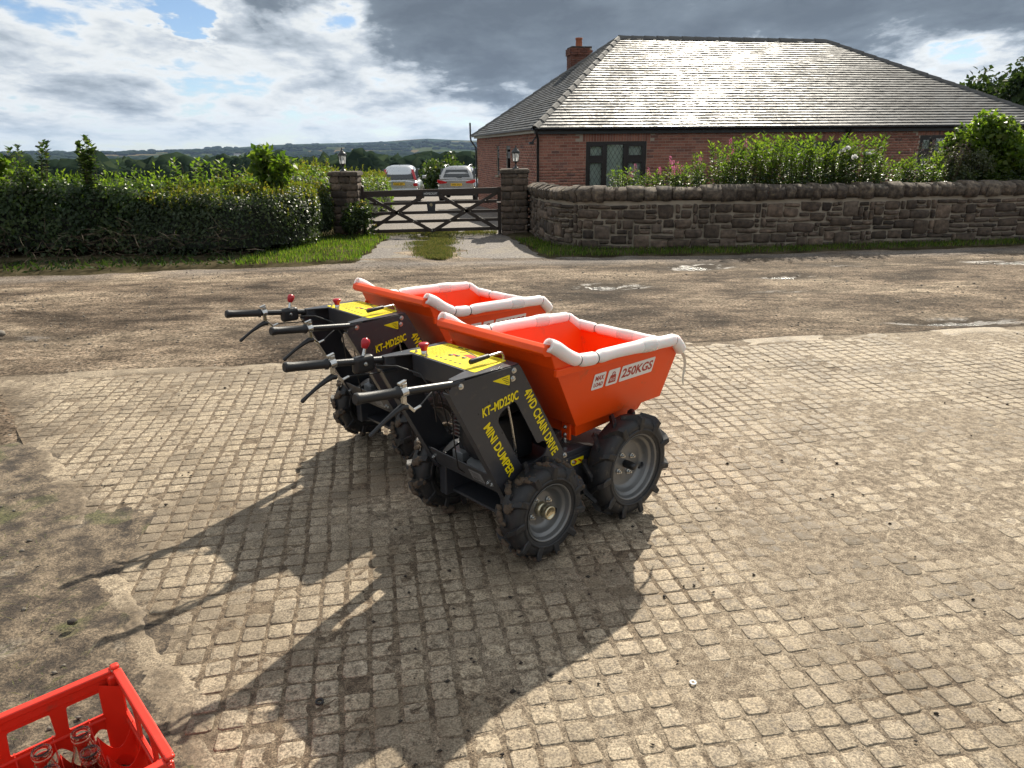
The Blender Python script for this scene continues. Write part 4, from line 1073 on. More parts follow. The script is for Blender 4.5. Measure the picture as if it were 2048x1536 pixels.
def lantern(x, y, z, label):
    t_ = thing('lantern', label, 'lantern', (x, y, z), .2, 'lanterns on the gate pillars')
    MB().lathe([(.075, 0), (.075, .012), (.05, .03), (.022, .06), (.016, .10), (.020, .125), (.05, .14), (.062, .15)], 14, 'Z').build('stem', 'lamp_metal', t_)
    fr_ = MB(); n = 6
    for k in range(n):
        q = 2*math.pi*k/n; q2 = 2*math.pi*(k+1)/n; a, a2 = (.060*math.cos(q), .060*math.sin(q)), (.060*math.cos(q2), .060*math.sin(q2)); e, e2 = (.082*math.cos(q), .082*math.sin(q)), (.082*math.cos(q2), .082*math.sin(q2))
        fr_.bar((*a, .15), (*e, .335), .011, .011); fr_.bar((*a, .155), (*a2, .155), .012, .012); fr_.bar((*e, .333), (*e2, .333), .014, .014)
        MB().add([(a[0]*.96, a[1]*.96, .155), (a2[0]*.96, a2[1]*.96, .155), (e2[0]*.96, e2[1]*.96, .33), (e[0]*.96, e[1]*.96, .33)], [(0, 1, 2, 3)]).build('pane', 'lamp_glass', t_)
    fr_.build('frame', 'lamp_metal', t_)
    MB().lathe([(.098, .330), (.10, .340), (.07, .385), (.040, .405), (.038, .42), (.018, .432), (.012, .45), (.018, .462), (.006, .48), (.001, .50)], 12, 'Z').build('hood', 'lamp_metal', t_)
    MB().lathe([(.014, .15), (.014, .20), (.022, .215), (.03, .245), (.024, .275), (.008, .30), (.001, .302)], 12, 'Z').build('bulb', 'bulb', t_)
lantern(PL[0]-.04, PL[1], zl, 'black lantern with clear glass on the pillar by the hedge'); lantern(PR[0]+.03, PR[1], zr, 'black lantern with clear glass on the pillar by the bungalow')

GX0, GX1, GY = -3.25, -.20, 16.62
gz = float(zg(0, GY))
gate = thing('field_gate', 'dark brown five-bar wooden gate closing the drive', 'gate', (GX0, GY, gz)); GWd = GX1-GX0
MB().box((.02, 0, .52), (.09, .09, 1.06)).prism([(-.025, 1.05), (.065, 1.05), (.02, 1.09)], -.045, .045).build('hanging_stile', 'gate_wood', gate, .006)
MB().box((GWd-.03, 0, .50), (.075, .075, 1.02)).build('closing_stile', 'gate_wood', gate, .006)
for k, (za, zb, h_) in enumerate([(.085, .13, .075), (.285, .325, .065), (.475, .510, .065), (.680, .715, .065), (.895, .945, .125)]):
    MB().bar((.06, 0, za), (GWd-.06, 0, zb), .045 if k < 4 else .06, h_).build('rail', 'gate_wood', gate, .004)
mid = GWd*.5
for (x0, z0, x1, z1) in ((.08, .86, mid+.02, .08), (mid-.06, .11, .0+.09+.02, .12), (GWd-.08, .90, mid, .08), (GWd-.08, .12, mid+.18, .86), (.10, .10, mid-.18, .84)):
    if abs(x1-x0) < mid*.5 or z0 == .11: continue
    MB().bar((x0, -.05, z0), (x1, -.05, z1), .075, .025, (0, 1, 0)).build('brace', 'gate_wood', gate, .004)
nb_ = MB().box((mid, -.052, .885), (.30*1.15, .02, .105)).build('name_board', 'engine_dark', gate, .004)
text_obj('lettering', 'HOMECROFT', (mid-.145, -.0635, .872), (1, 0, 0), (0, 0, 1), .29, .045, 'white_print', nb_, bold=.0)
plq = MB().prism([(-.09, .73), (.09, .73), (.095, .66), (.085, .55), (.09, .475), (-.075, .475), (-.085, .56), (-.095, .66)], -.075, -.060).build('hanging_plaque', 'silver_dark' if 'silver_dark' in M else 'engine_dark', gate, .003); plq.location = (mid, 0, 0)
fl = MB()
for k in range(7):
    q = 2*math.pi*k/7+.3; fl.add([(0, -.0775, .66), (.022*math.cos(q-.35), -.0775, .66+.022*math.sin(q-.35)), (.05*math.cos(q), -.0775, .66+.05*math.sin(q)), (.022*math.cos(q+.35), -.0775, .66+.022*math.sin(q+.35))], [(0, 1, 2, 3)])
fo = fl.build('flower_motif', 'straw', plq); fl = None
for (x_, z_) in ((.33, .71), (.80, .50), (1.12, .31), (GWd-.33, .74), (GWd-.80, .51), (GWd-1.12, .32), (mid, .10)): MB().cyl((x_, -.068, z_), (x_, -.06, z_), .012, 8).build('bolt', 'zinc', gate)
MB().box((GWd-.04, -.05, .70), (.10, .02, .03)).build('latch', 'zinc', gate)

# ================================================================== parked cars
def loft(secs, n=22, ex=3.4):
    """secs: (y, z_lo, z_hi, half_w_lo, half_w_hi) closed super-elliptic sections from tail to nose"""
    mb = MB(); V = []
    for (y, zl_, zh_, wl_, wh_) in secs:
        for k in range(n):
            q = 2*math.pi*k/n; c_, s_ = math.cos(q), math.sin(q)
            xs = math.copysign(abs(c_)**(2/ex), c_); zs = math.copysign(abs(s_)**(2/ex), s_)
            z = (zl_+zh_)/2+(zh_-zl_)/2*zs; f = (zs+1)/2
            V.append((xs*(wl_+(wh_-wl_)*f), y, z))
    F = [(i*n+k, i*n+(k+1) % n, (i+1)*n+(k+1) % n, (i+1)*n+k) for i in range(len(secs)-1) for k in range(n)]
    mb.add(V, F, True); mb.add(V[:n], [tuple(range(n))]); mb.add(V[-n:], [tuple(range(n))[::-1]]); return mb
def car(x, y, rz, label, paint, style):
    t_ = thing('parked_car', label, 'car', (x, y, float(zg(x, y))), rz, 'cars parked beyond the gate')
    H = 1.66 if style == 'a' else 1.60
    body = loft([(0.0, .42, .98, .74, .80), (.06, .32, 1.04, .84, .87), (.35, .27, 1.07, .895, .90), (1.2, .25, 1.05, .905, .905), (2.6, .25, 1.03, .905, .90), (3.4, .26, 1.02, .90, .87), (4.1, .30, .93, .88, .80), (4.40, .36, .80, .78, .70), (4.50, .42, .66, .66, .6)]).build('body', paint, t_)
    top = H
    cab = loft([(.10, .98, 1.06, .80, .79), (.22, .98, 1.30, .80, .72), (.42, .98, top-.05, .80, .62), (.62, .98, top, .80, .60), (1.5, .98, top+.01, .80, .60), (2.3, .98, top-.04, .80, .60), (2.75, .98, 1.35, .80, .66), (3.15, .98, 1.05, .79, .76)], ex=5).build('cabin', paint, t_)
    zr0, zr1 = (1.07, 1.50) if style == 'a' else (1.13, 1.46)
    w0, w1 = (.66, .53) if style == 'a' else (.62, .50)
    def back(z): return .075+(z-1.04)*.56/.50*.62      # rear glass slope
    MB().add([(-w0, back(zr0)-.03, zr0), (w0, back(zr0)-.03, zr0), (w1, back(zr1)-.03, zr1), (-w1, back(zr1)-.03, zr1), (-w0, back(zr0)+.06, zr0), (w0, back(zr0)+.06, zr0), (w1, back(zr1)+.06, zr1), (-w1, back(zr1)+.06, zr1)], [(0, 1, 2, 3), (0, 4, 5, 1), (1, 5, 6, 2), (2, 6, 7, 3), (3, 7, 4, 0)]).build('rear_window', 'car_glass', t_, .02)
    for s in (-1, 1):
        MB().prism([(.75, 1.06), (2.6, 1.05), (2.45, 1.46), (1.0, 1.50)], s*.70, s*.815, 'YZ').build('side_window', 'car_glass', t_, .02)
        MB().box((s*1.0, 2.55, 1.08), (.20, .12, .15)).build('mirror', paint, t_, .03)
        if style == 'a':
            MB().add([(s*.80, .03, 1.02), (s*.68, .02, 1.05), (s*.55, .25, 1.50), (s*.66, .30, 1.50), (s*.80, .10, 1.02), (s*.66, .36, 1.5)], [(0, 1, 2, 3), (0, 3, 5, 4)]).build('tail_light', 'tail_red', t_)
            MB().box((s*.74, .0, .83), (.19, .12, .13)).build('tail_light', 'tail_red', t_, .02)
        else:
            MB().prism([(s*.88, 1.03), (s*.60, .97), (s*.42, .93), (s*.46, .86), (s*.75, .84), (s*.89, .90)], -.02, .14).build('tail_light', 'tail_red', t_, .015)
            MB().tube([(s*.55, .62, top-.03), (s*.57, .75, top+.05), (s*.57, 2.0, top+.05), (s*.55, 2.2, top-.01)], .018, 8).build('roof_rail', 'zinc', t_)
        for yy_ in (.78, 3.55):
            wl = MB().lathe([(.19, -.09), (.30, -.105), (.34, -.07), (.345, 0), (.34, .07), (.30, .105), (.19, .09), (.18, .0)], 24, 'X', closed=True).build('wheel', 'black_rubber', t_); wl.location = (s*.80, yy_, .345)
            MB().lathe([(.001, .06), (.06, .075), (.10, .05), (.19, .08), (.20, .05)] if s > 0 else [(.001, -.06), (.06, -.075), (.10, -.05), (.19, -.08), (.20, -.05)], 20, 'X').build('rim', 'zinc', wl)
    MB().box((0, .05, .40 if style == 'a' else .43), (1.62, .18, .20 if style == 'a' else .26)).build('bumper', 'car_black', t_, .04)
    MB().box((0, .02, .60), (1.70, .14, .12)).build('bumper_trim', paint, t_, .04)
    pl = MB().box((0, -.02 if style == 'a' else -.015, .865 if style == 'a' else .80), (.52, .03, .115)).build('number_plate', 'plate_yellow', t_)
    # the registration is too small in the picture to read; only its dark strip of characters shows
    for k in range(7): MB().box((-.19+k*.056+(.03 if k > 3 else 0), -.037 if style == 'a' else -.032, .865 if style == 'a' else .80), (.026, .004, .062)).build('character_mark', 'black_print', pl)
    if style == 'a': MB().box((0, -.005, .965), (.62, .03, .055)).build('garnish', 'zinc', t_, .01)
    else: MB().tube([(0, .12, 1.12), (.25, .10, 1.13)], .012, 6).build('wiper', 'car_black', t_)
    MB().tube([(0, .75, top), (0, .70, top+.10)], .008, 6).build('aerial', 'car_black', t_)
    return t_
car(-5.02, 34.6, R(3), 'silver estate car with tall red pillar lights beyond the gate', 'car_silver', 'a'); car(-2.46, 35.2, R(-2), 'grey hatchback with roof rails parked next to the bungalow', 'car_grey', 'b')

# ================================================================== mini dumper (x forward to the skip, y left, z up)
def make_wheel(root, x, y, rad, rimr, wd, rear, side):
    """side -1: outer face towards -y"""
    w = MB(); s = side
    prof = [(rimr, .046), (rimr+.004, .051), (rimr+.006, .049), (rimr-.001, .047), (rimr-.005, .040), (rimr-.007, .030), (rimr-.020, .026), (rimr-.024, .020), (rimr-.026, .004), (rimr-.034, -.004), (rimr-.040, -.012), (rimr-.048, -.013), (.045, -.012), (.030, -.010), (.012, -.010), (.001, -.010)]
    w.lathe([(r_, s*h_) for r_, h_ in prof], 48, 'Y'); w.lathe([(rimr-.004, s*.046), (rimr-.02, -s*.01), (rimr-.02, -s*.03), (rimr, -s*.05)], 40, 'Y')
    wo_ = w.build('wheel', 'rim_grey', root); wo_.location = (x, y, rad)
    # tyre carcass
    tw = wd/2
    tp = [(rimr-.002, tw*.72), (rimr+.012, tw*.90), (rimr+(rad-rimr)*.45, tw*1.0), (rad-.034, tw*.93), (rad-.020, tw*.72), (rad-.016, tw*.35), (rad-.015, 0), (rad-.016, -tw*.35), (rad-.020, -tw*.72), (rad-.034, -tw*.93), (rimr+(rad-rimr)*.45, -tw), (rimr+.012, -tw*.90), (rimr-.002, -tw*.72)]
    ty = MB().lathe(tp, 56, 'Y'); n = 11
    for sd2 in (-1, 1):
        for k in range(n):
            q0 = 2*math.pi*(k+(.5 if sd2 > 0 else 0))/n
            V = []; sec = []
            # bar runs from the crown (ahead) to the shoulder (behind)
            for (f, yy_, rr__, hh) in ((0, -.04*sd2, rad-.016, .015), (.33, .35*tw*sd2, rad-.017, .018), (.70, .76*tw*sd2, rad-.021, .024), (.93, 1.03*tw*sd2, rad-.037, .026), (1.0, 1.05*tw*sd2, rad-.064, .010)):
                q = q0 - .26*f**.8
                if f == 0: yy_ = -.06*tw*sd2
                hw_ = (.0115 if f < .9 else .015)/rad
                for (dq, up_) in ((-hw_*1.35, -.004), (-hw_*.75, hh), (hw_*.75, hh), (hw_*1.35, -.004)):
                    r2_ = rr__+up_; V.append((r2_*math.cos(q+dq), yy_ + (up_*.25*sd2 if f > .8 else 0), r2_*math.sin(q+dq)))
            F = [(4*i_+j_, 4*i_+j_+1, 4*i_+5+j_, 4*i_+4+j_) for i_ in range(4) for j_ in range(3)]+[(0, 1, 2, 3), (19, 18, 17, 16)]
            ty.add(V, F, False)
    # raised ring on the side wall
    for sd2 in (-1, 1): ty.lathe([(rimr+.020, sd2*tw*.985), (rimr+.023, sd2*(tw*1.0+.003)), (rimr+.028, sd2*(tw*1.0+.003)), (rimr+.032, sd2*tw*.99)], 48, 'Y')
    ty.build('tyre', 'black_rubber', wo_)
    hb = MB()
    if rear:
        hb.lathe([(.030, s*-.008), (.030, s*.012), (.026, s*.013), (.026, s*.024), (.029, s*.024), (.029, s*.050), (.025, s*.054), (.023, s*.050), (.001, s*.050)], 24, 'Y'); hb.build('hub', 'brass_zinc', wo_)
    else:
        hb.lathe([(.018, s*-.008), (.018, s*.028), (.016, s*.044), (.010, s*.050), (.001, s*.050)], 12, 'Y'); hb.build('hub', 'black_plastic', wo_)
    for k in range(4):
        bt = MB(); q = 2*math.pi*k/4+.5; c_ = (.052*math.cos(q), .052*math.sin(q))
        bt.lathe([(.0125, s*-.010), (.0125, s*-.007), (.0085, s*-.007), (.0085, s*.002), (.005, s*.002), (.005, s*.010), (.0001, s*.010)], 8, 'Y', (c_[0], 0, c_[1]), smooth=False)
        bt.build('wheel_nut', 'zinc', wo_)
    MB().tube([(rimr-.035, s*.0, -.03), (rimr-.05, s*.012, -.035), (rimr-.075, s*.014, -.037)], .006, 8).build('valve', 'black_plastic', wo_)
    if rear:       # dried mud caked on the tread bars
        mv, mf, off_ = [], [], 0; rm = random.Random(int((x*7+y*13)*100))
        for sd2 in (-1, 1):
            for k in range(n):
                q0 = 2*math.pi*(k+(.5 if sd2 > 0 else 0))/n
                if rm.random() < .15: continue
                for j_ in range(7):
                    f = rm.uniform(.05, .98); q = q0-.26*f**.8+rm.uniform(-.03, .03); yy_ = f*tw*sd2; r0 = rad-.002-.020*f**3
                    P = ico_v*np.array([rm.uniform(.009, .015), rm.uniform(.012, .020), rm.uniform(.006, .011)]); P = P*(1+.45*fbm(ico_v*2.6+k*3.1+j_, 1, 3, k+j_))[:, None]
                    c_, s_ = math.cos(q), math.sin(q); tq = np.array([-s_, 0, c_]); rq = np.array([c_, 0, s_])
                    mv.append(P[:, :1]*tq + P[:, 1:2]*np.array([0, 1, 0]) + P[:, 2:3]*rq + rq*r0 + np.array([0, yy_, 0])); mf.append(ico_f+off_); off_ += len(ico_v)
        o = mesh_obj('caked_mud', np.concatenate(mv), np.concatenate(mf), 'dried_mud', wo_); o['kind'] = 'stuff'
    return wo_

def hexbolt(mb, p, ax, r=.0085):
    p = Vector(p); ax = Vector(ax).normalized()
    mb.tube([p, p+ax*.0025], r*1.35, 14); mb.tube([p+ax*.0025, p+ax*.008], r, 6, smooth=False); mb.tube([p+ax*.008, p+ax*.012], r*.5, 8)

def make_dumper(label):
    root = thing('mini_dumper', label, 'mini dumper', group='orange mini dumpers on the concrete')
    YP = .239
    # -- side panels
    outer = [(-.622, .806), (-.300, .814), (-.288, .800), (-.030, .352), (-.030, .300), (-.372, .262), (-.636, .770)]
    slot = rounded([(-.412, .612), (-.397, .642), (-.325, .676), (-.306, .650), (-.203, .462), (-.168, .468), (-.142, .446), (-.158, .404), (-.232, .385), (-.288, .388)], .014, 4)
    for s in (-1, 1):
        me = plate_mesh([outer, slot], .005); sp_ = link('side_panel', me, 'charcoal_paint', root); sp_.matrix_basis = frame((0, s*YP, 0), (1, 0, 0), (0, 0, 1))
        # folded return flanges along the back and front edges
        fl_ = MB()
        for (a, e, w_) in (((-.634, .768), (-.374, .266), .034), ((-.288, .800), (-.032, .356), .02)):
            a3, e3 = Vector((a[0], s*(YP-.002), a[1])), Vector((e[0], s*(YP-.002), e[1]))
            inn = Vector((0, -s*w_, 0)); fl_.add([a3, e3, e3+inn, a3+inn], [(0, 1, 2, 3)])
        f_ = fl_.build('panel_flange', 'charcoal_paint', root); so = f_.modifiers.new('thick', 'SOLIDIFY'); so.thickness = .004
        # lettering
        if s < 0: n_ = Vector((0, -1, 0)); yy_ = -YP-.0032; dr = 1
        else: n_ = Vector((0, 1, 0)); yy_ = YP+.0032; dr = -1
        def put(txt, o_, rgt, up_, w_, h_, sh):
            if s > 0: # mirror the run so that it reads the right way round on the far side
                L = Vector(rgt).normalized()*w_; o_ = (o_[0]+L.x, o_[1], o_[2]+L.z); rgt = (-rgt[0], 0, -rgt[2])
            text_obj('lettering_outline', txt, (o_[0], yy_, o_[2]), rgt, up_, w_, h_, 'black_print', sp_, bold=.065, shear=sh)
            text_obj('lettering', txt, (o_[0], yy_-.0008*(-s) if s > 0 else yy_-.0008, o_[2]), rgt, up_, w_, h_, 'yellow_print', sp_, bold=.030, shear=sh)
        for nm_, (txt, o_, rgt, w_, h_, sh) in enumerate([('KT–MD250C', (-.486, 0, .645), (.984, 0, .178), .188, .038, .18), ('MINI DUMPER', (-.452, 0, .622), (.463, 0, -.886), .272, .038, 0.0), ('4WD CHAIN DRIVE', (-.243, 0, .715), (.458, 0, -.889), .352, .042, 0.0)]):
            r3 = Vector(rgt).normalized()
            if s < 0: up_ = Vector((-r3.z, 0, r3.x)) if nm_ == 0 else Vector((-r3.z, 0, r3.x))
            else: up_ = Vector((-r3.z, 0, r3.x))
            oo = Vector(o_) - (up_*h_ if nm_ else Vector((0, 0, 0)))
            put(txt, tuple(oo), tuple(rgt), tuple(up_), w_, h_, sh)
            for ch in [c for c in sp_.children if c.name.startswith('lettering')]: ch.matrix_parent_inverse = Matrix()
        bolts = MB()
        for (bx_, bz_) in ((-.583, .790), (-.327, .797), (-.333, .766), (-.045, .366)): hexbolt(bolts, (bx_, s*(YP+.002), bz_), (0, s, 0))
        bolts.build('panel_bolts', 'zinc', root)
        hd_ = MB()
        for (bx_, bz_) in ((-.352, .735), (-.455, .700), (-.505, .665), (-.39, .56)): hd_.tube([(bx_, s*(YP+.0026), bz_), (bx_, s*(YP+.0030), bz_)], .004, 8)
        hd_.build('panel_holes', 'black_print', root)
        dc = MB().prism(rounded([(-.435, .777), (-.348, .785), (-.350, .742)], .006, 3), s*(YP+.0028), s*(YP+.0034)).build('warning_label', 'yellow_print', root)
        tx = MB()
        for k in range(4): tx.box((-.372+.004*k, s*(YP+.0036), .775-.007*k), (.030-.004*k, .0004, .0022))
        o = tx.build('print', 'black_print', dc); o['kind'] = 'stuff'
    for o in [c for c in root.children if c.name.startswith('side_panel')]:
        for ch in o.children:   # lettering was placed in dumper space: bring it into the panel's frame
            ch.matrix_parent_inverse = Matrix(); ch.matrix_basis = o.matrix_basis.inverted() @ ch.matrix_basis
    # -- console top plate with print
    top_poly = [(-.612, -.2365), (-.296, -.2365), (-.296, .2365), (-.612, .2365), (-.612, .208), (-.505, .168), (-.505, -.168), (-.612, -.208)]
    tp_ = link('console_top', plate_mesh([top_poly], .004), 'charcoal_paint', root); tp_.location = (0, 0, .8145)
    MB().box((-.505, 0, .770), (.004, .336, .085)).build('console_back', 'charcoal_paint', root)
    dec = link('control_decal', plate_mesh([rounded([(-.494, -.212), (-.302, -.175), (-.302, .195), (-.494, .210)], .012, 4)], .0008), 'yellow_print', root); dec.location = (0, 0, .8172)
    pr = MB(); rr2 = random.Random(4)
    for k in range(16):
        x_ = -.318-.0088*k
        for (y0, y1) in ((.05, .185), (-.16, -.115)):
            if (k in (0, 1, 5, 9)) and y0 > 0: pass
            a = y1
            while a > y0+.004:
                L = min(rr2.uniform(.008, .03), a-y0); pr.box((x_, a-L/2, .8), (.0011, L*.86, .0003)); a -= L+.002
    for k in range(6): pr.box((-.462+.001*(k % 2), -.085+.030*k, .8), (.010, .012, .0003), Matrix.Rotation(.5*k, 3, 'Z'))
    for (y0, L) in ((.10, .03), (.06, .03)): pr.box((-.312, y0, .8), (.010, L, .0003))
    for (a, e) in (((-.35, -.05), (-.33, .04)), ((-.34, .03), (-.36, .045))): pr.bar((a[0], a[1], .8), (e[0], e[1], .8), .006, .0003)
    o = pr.build('print', 'black_print', dec, fix=False); o['kind'] = 'stuff'; o.location = (0, 0, .0012-.8)
    pic = MB().prism([(-.385, -.055), (-.360, -.075), (-.350, -.010), (-.375, .01)], .0010, .0013, 'XY'); pic.prism([(-.405, .018), (-.390, .018), (-.390, .045), (-.405, .045)], .0010, .0013, 'XY'); pic.build('dumper_picture', 'red_print', dec)
    pw = MB()
    for (a, e) in ((-.398, -.03), (-.398, .01), (-.41, .04)): pw.lathe([(.011, .0010), (.011, .0016), (.0001, .0016)], 14, 'Z', (a, e, 0))
    pw.build('dumper_picture_wheels', 'black_print', dec)
    # -- emergency stop
    es = MB().lathe([(.012, 0), (.012, .018), (.010, .019)], 16, 'Z').build('stop_button', 'zinc', root); es.location = (-.476, .128, .8172)
    MB().lathe([(.013, .016), (.014, .024), (.021, .036), (.022, .042), (.019, .046), (.001, .047)], 20, 'Z').build('mushroom_cap', 'red_plastic_knob', es)
    for (x_, y_) in ((-.480, .175), (-.486, .095)): 
        b_ = MB(); hexbolt(b_, (x_, y_, .8176), (0, 0, 1), .006); b_.build('console_bolt', 'zinc', root)
    # -- bent tipping lever
    lv = MB().tube([(-.298, -.150, .812), (-.298, -.150, .832), (-.304, -.150, .842), (-.316, -.150, .846), (-.37, -.150, .844), (-.40, -.150, .843)], .0055, 10).build('tipping_lever', 'zinc', root)
    MB().tube([(-.372, -.150, .844), (-.376, -.150, .844), (-.462, -.150, .839), (-.466, -.150, .839)], [.007, .0095, .0105, .0085], 12).build('lever_sleeve', 'grip_rubber', lv)
    # -- handlebars
    for s in (-1, 1):
        y0, y1 = s*.228, s*.249
        def hp(x_): f = (x_+.60)/(-1.02+.60); return Vector((x_, y0+(y1-y0)*f, .800+.048*f))
        hb = MB().tube([hp(-.57), hp(-.99)], .0140, 16).build('handlebar', 'black_plastic', root)
        MB().tube([hp(-.842), hp(-.845), hp(-.852), hp(-.856), hp(-.98), hp(-1.004), hp(-1.008), hp(-1.014)], [.016, .0215, .0215, .0175, .0175, .020, .020, .016], 18).build('grip', 'grip_rubber', hb)
        c_ = hp(-.825)
        cl = MB().tube([c_+Vector((.012, 0, .002)), c_+Vector((-.012, 0, -.001))], .0185, 16); cl.box(c_+Vector((.002, 0, .022)), (.018, .016, .018)); cl.box(c_+Vector((-.004, 0, .034)), (.030, .013, .008), Matrix.Rotation(-.25, 3, 'Y')); cl.box(c_+Vector((0, s*.0, -.026)), (.016, .014, .028))
        cl.bar(c_+Vector((-.002, 0, -.035)), c_+Vector((.040, 0, -.078)), .012, .010); cl.tube([c_+Vector((.036, 0, -.074)), c_+Vector((.066, 0, -.066))], .0055, 8)
        cl.build('brake_clamp', 'zinc', hb, .0015)
        br_ = MB().tube([c_+Vector((.012, 0, -.055)), c_+Vector((-.008, 0, -.052)), c_+Vector((-.034, 0, -.062)), c_+Vector((-.075, 0, -.082)), c_+Vector((-.112, 0, -.104)), c_+Vector((-.136, 0, -.120)), c_+Vector((-.140, 0, -.123))], [.011, .0125, .010, .0075, .0070, .0085, .005], 10)
        br_.build('brake_lever', 'black_plastic', hb)
        if s > 0:
            bxp = hp(-.695)+Vector((0, 0, -.012)); tb = MB().box(bxp, (.092, .038, .070)).build('throttle_box', 'black_plastic', root, .016, 4)
            sc_ = MB(); hexbolt(sc_, bxp+Vector((.0, -.019, .004)), (0, -1, 0), .006); sc_.build('throttle_screw', 'zinc', tb)
            MB().tube([bxp+Vector((.004, 0, .03)), bxp+Vector((.012, 0, .064))], [.0085, .0055], 10).build('throttle_stalk', 'zinc', tb)
            kb = MB().lathe([(.001, -.022), (.012, -.018), (.0165, -.004), (.018, .008), (.014, .018), (.001, .023)], 18, 'Z').build('throttle_knob', 'red_plastic_knob', tb); kb.location = bxp+Vector((.016, 0, .080)); kb.rotation_euler = (0, .35, 0)
            MB().tube([c_+Vector((.064, 0, -.066)), c_+Vector((.11, -.004, -.068)), hp(-.66)+Vector((0, 0, -.055)), hp(-.58)+Vector((.0, 0, -.05)), (-.45, .21, .74), (-.36, .19, .60), (-.33, .17, .42)], .003, 6).build('brake_cable', 'black_plastic', hb)
            MB().tube([hp(-.655)+Vector((0, -.01, -.02)), (-.60, .14, .79), (-.55, .06, .765), (-.52, .02, .70), (-.50, .03, .56)], .0032, 6).build('throttle_cable', 'black_plastic', root)
        else:
            MB().tube([c_+Vector((.064, 0, -.066)), c_+Vector((.10, .010, -.048)), c_+Vector((.17, .030, -.018)), (-.60, -.17, .76), (-.55, -.14, .70), (-.53, -.12, .52), (-.50, -.10, .40), (-.44, -.06, .35)], .003, 6).build('brake_cable', 'black_plastic', hb)
        inner = MB().box((-.585, s*.222, .795), (.05, .03, .036)).build('handlebar_socket', 'charcoal_paint', root, .003)
    # -- rear cross member with rating plate
    cu_ = Vector((-.455, 0, .890)); cn_ = Vector((-.890, 0, -.455)); c0_ = Vector((-.400, 0, .335))
    cb_ = MB().bar(c0_+Vector((0, -.234, 0)), c0_+Vector((0, .234, 0)), .006, .105, tuple(cu_)); cb_.bar(c0_-cu_*.052-cn_*.022+Vector((0, -.234, 0)), c0_-cu_*.052-cn_*.022+Vector((0, .234, 0)), .05, .006, tuple(cu_)); cb_.build('rear_crossmember', 'charcoal_paint', root, .003)
    def onb(y_, h_, d_=.0036): return c0_+cu_*h_+cn_*d_+Vector((0, y_, 0))
    rp = link('rating_plate', plate_mesh([rounded([(0, 0), (.078, 0), (.078, .056), (0, .056)], .003, 2)], .0008), 'silver_plate', root); rp.matrix_basis = frame(onb(-.055, -.030), (0, -1, 0), tuple(cu_))
    pl_ = MB()
    for k in range(5): pl_.box((.034+.003*(k % 2), .047-.008*k, .0007), (.052 if k % 2 else .058, .002, .0004))
    pl_.box((.024, .008, .0007), (.03, .005, .0004)); o = pl_.build('print', 'black_print', rp); o['kind'] = 'stuff'
    text_obj('certification_mark', 'CE', (.058, .006, .0008), (1, 0, 0), (0, 1, 0), .013, .010, 'black_print', rp, bold=.01)
    bl = MB()
    for y_ in (-.165, -.190, .20): hexbolt(bl, onb(y_, -.005), cn_, .007)
    bl.build('crossmember_bolts', 'zinc', root)
    # -- chassis
    for s in (-1, 1):
        rl = MB().box((.075, s*.205, .235), (.86, .05, .205)); rl.prism([(-.35, .338), (.18, .338), (.10, .365), (-.28, .365)], s*.18, s*.228); rl.build('chassis_rail', 'charcoal_paint', root, .004)
        cb2 = MB()
        for (x_, z_) in ((.02, .31), (.16, .345), (.30, .30), (-.03, .335)): hexbolt(cb2, (x_, s*.231, z_), (0, s, 0), .007)
        cb2.build('chassis_bolts', 'zinc', root)
        wd_ = MB().add([(.005, s*.2325, .322), (.085, s*.2325, .322), (.085, s*.2325, .292), (.005, s*.2325, .292)], [(0, 1, 2, 3)]).build('warning_label', 'yellow_print', root)
        MB().box((.030, s*.2330, .307), (.018, .0006, .018), Matrix.Rotation(.78, 3, 'Y')).box((.062, s*.2330, .308), (.022, .0006, .007), Matrix.Rotation(.5, 3, 'Y')).build('hazard_symbol', 'red_print', wd_)
        MB().tube([(-.242, s*.19, .208), (-.242, s*.335, .208)], .016, 12).build('axle', 'engine_dark', root); MB().tube([(.292, s*.19, .242), (.292, s*.335, .242)], .016, 12).build('axle', 'engine_dark', root)
    MB().box((.08, 0, .150), (.80, .36, .012)).build('belly_plate', 'charcoal_paint', root)
    MB().box((.05, 0, .30), (.62, .36, .06)).build('gearbox_cover', 'charcoal_paint', root, .006)
    MB().tube([(.0, -.03, .30), (.10, -.02, .36), (.30, 0, .42)], .018, 12).build('tipping_ram', 'engine_metal', root)
    # -- engine in the open bay
    en = MB().box((-.22, 0, .45), (.22, .24, .20)).build('engine', 'engine_dark', root, .015)
    fins = MB()
    for k in range(7): fins.box((-.30, .07, .44+.017*k), (.10, .13, .006))
    fins.build('cooling_fins', 'engine_metal', en)
    MB().lathe([(.001, -.03), (.06, -.028), (.095, -.015), (.10, .0), (.10, .05)], 28, 'X', (-.345, -.03, .47)).build('recoil_cover', 'engine_dark', en)
    MB().box((-.28, -.02, .620), (.17, .26, .10)).build('fuel_tank', 'engine_dark', root, .03, 4)
    MB().lathe([(.032, 0), (.032, .012), (.026, .02), (.001, .022)], 18, 'Z', (-.27, .04, .669)).build('fuel_cap', 'engine_dark', root)
    MB().box((-.345, -.10, .575), (.07, .07, .06)).build('air_filter', 'engine_orange', root, .012)
    MB().lathe([(.001, 0), (.10, .0), (.105, .006), (.105, .022), (.095, .026), (.06, .030), (.001, .030)], 32, 'Z', (-.30, -.07, .335)).build('belt_cover', 'silver_plate', root)
    MB().prism([(-.36, .05), (-.27, .05), (-.27, .16), (-.36, .12)], .335, .375, 'XY').build('mounting_bracket', 'silver_plate', root, .003)
    MB().tube([(-.31, -.18, .67), (-.285, -.18, .55), (-.262, -.18, .40)], .0055, 8).build('throttle_rod', 'zinc', root)
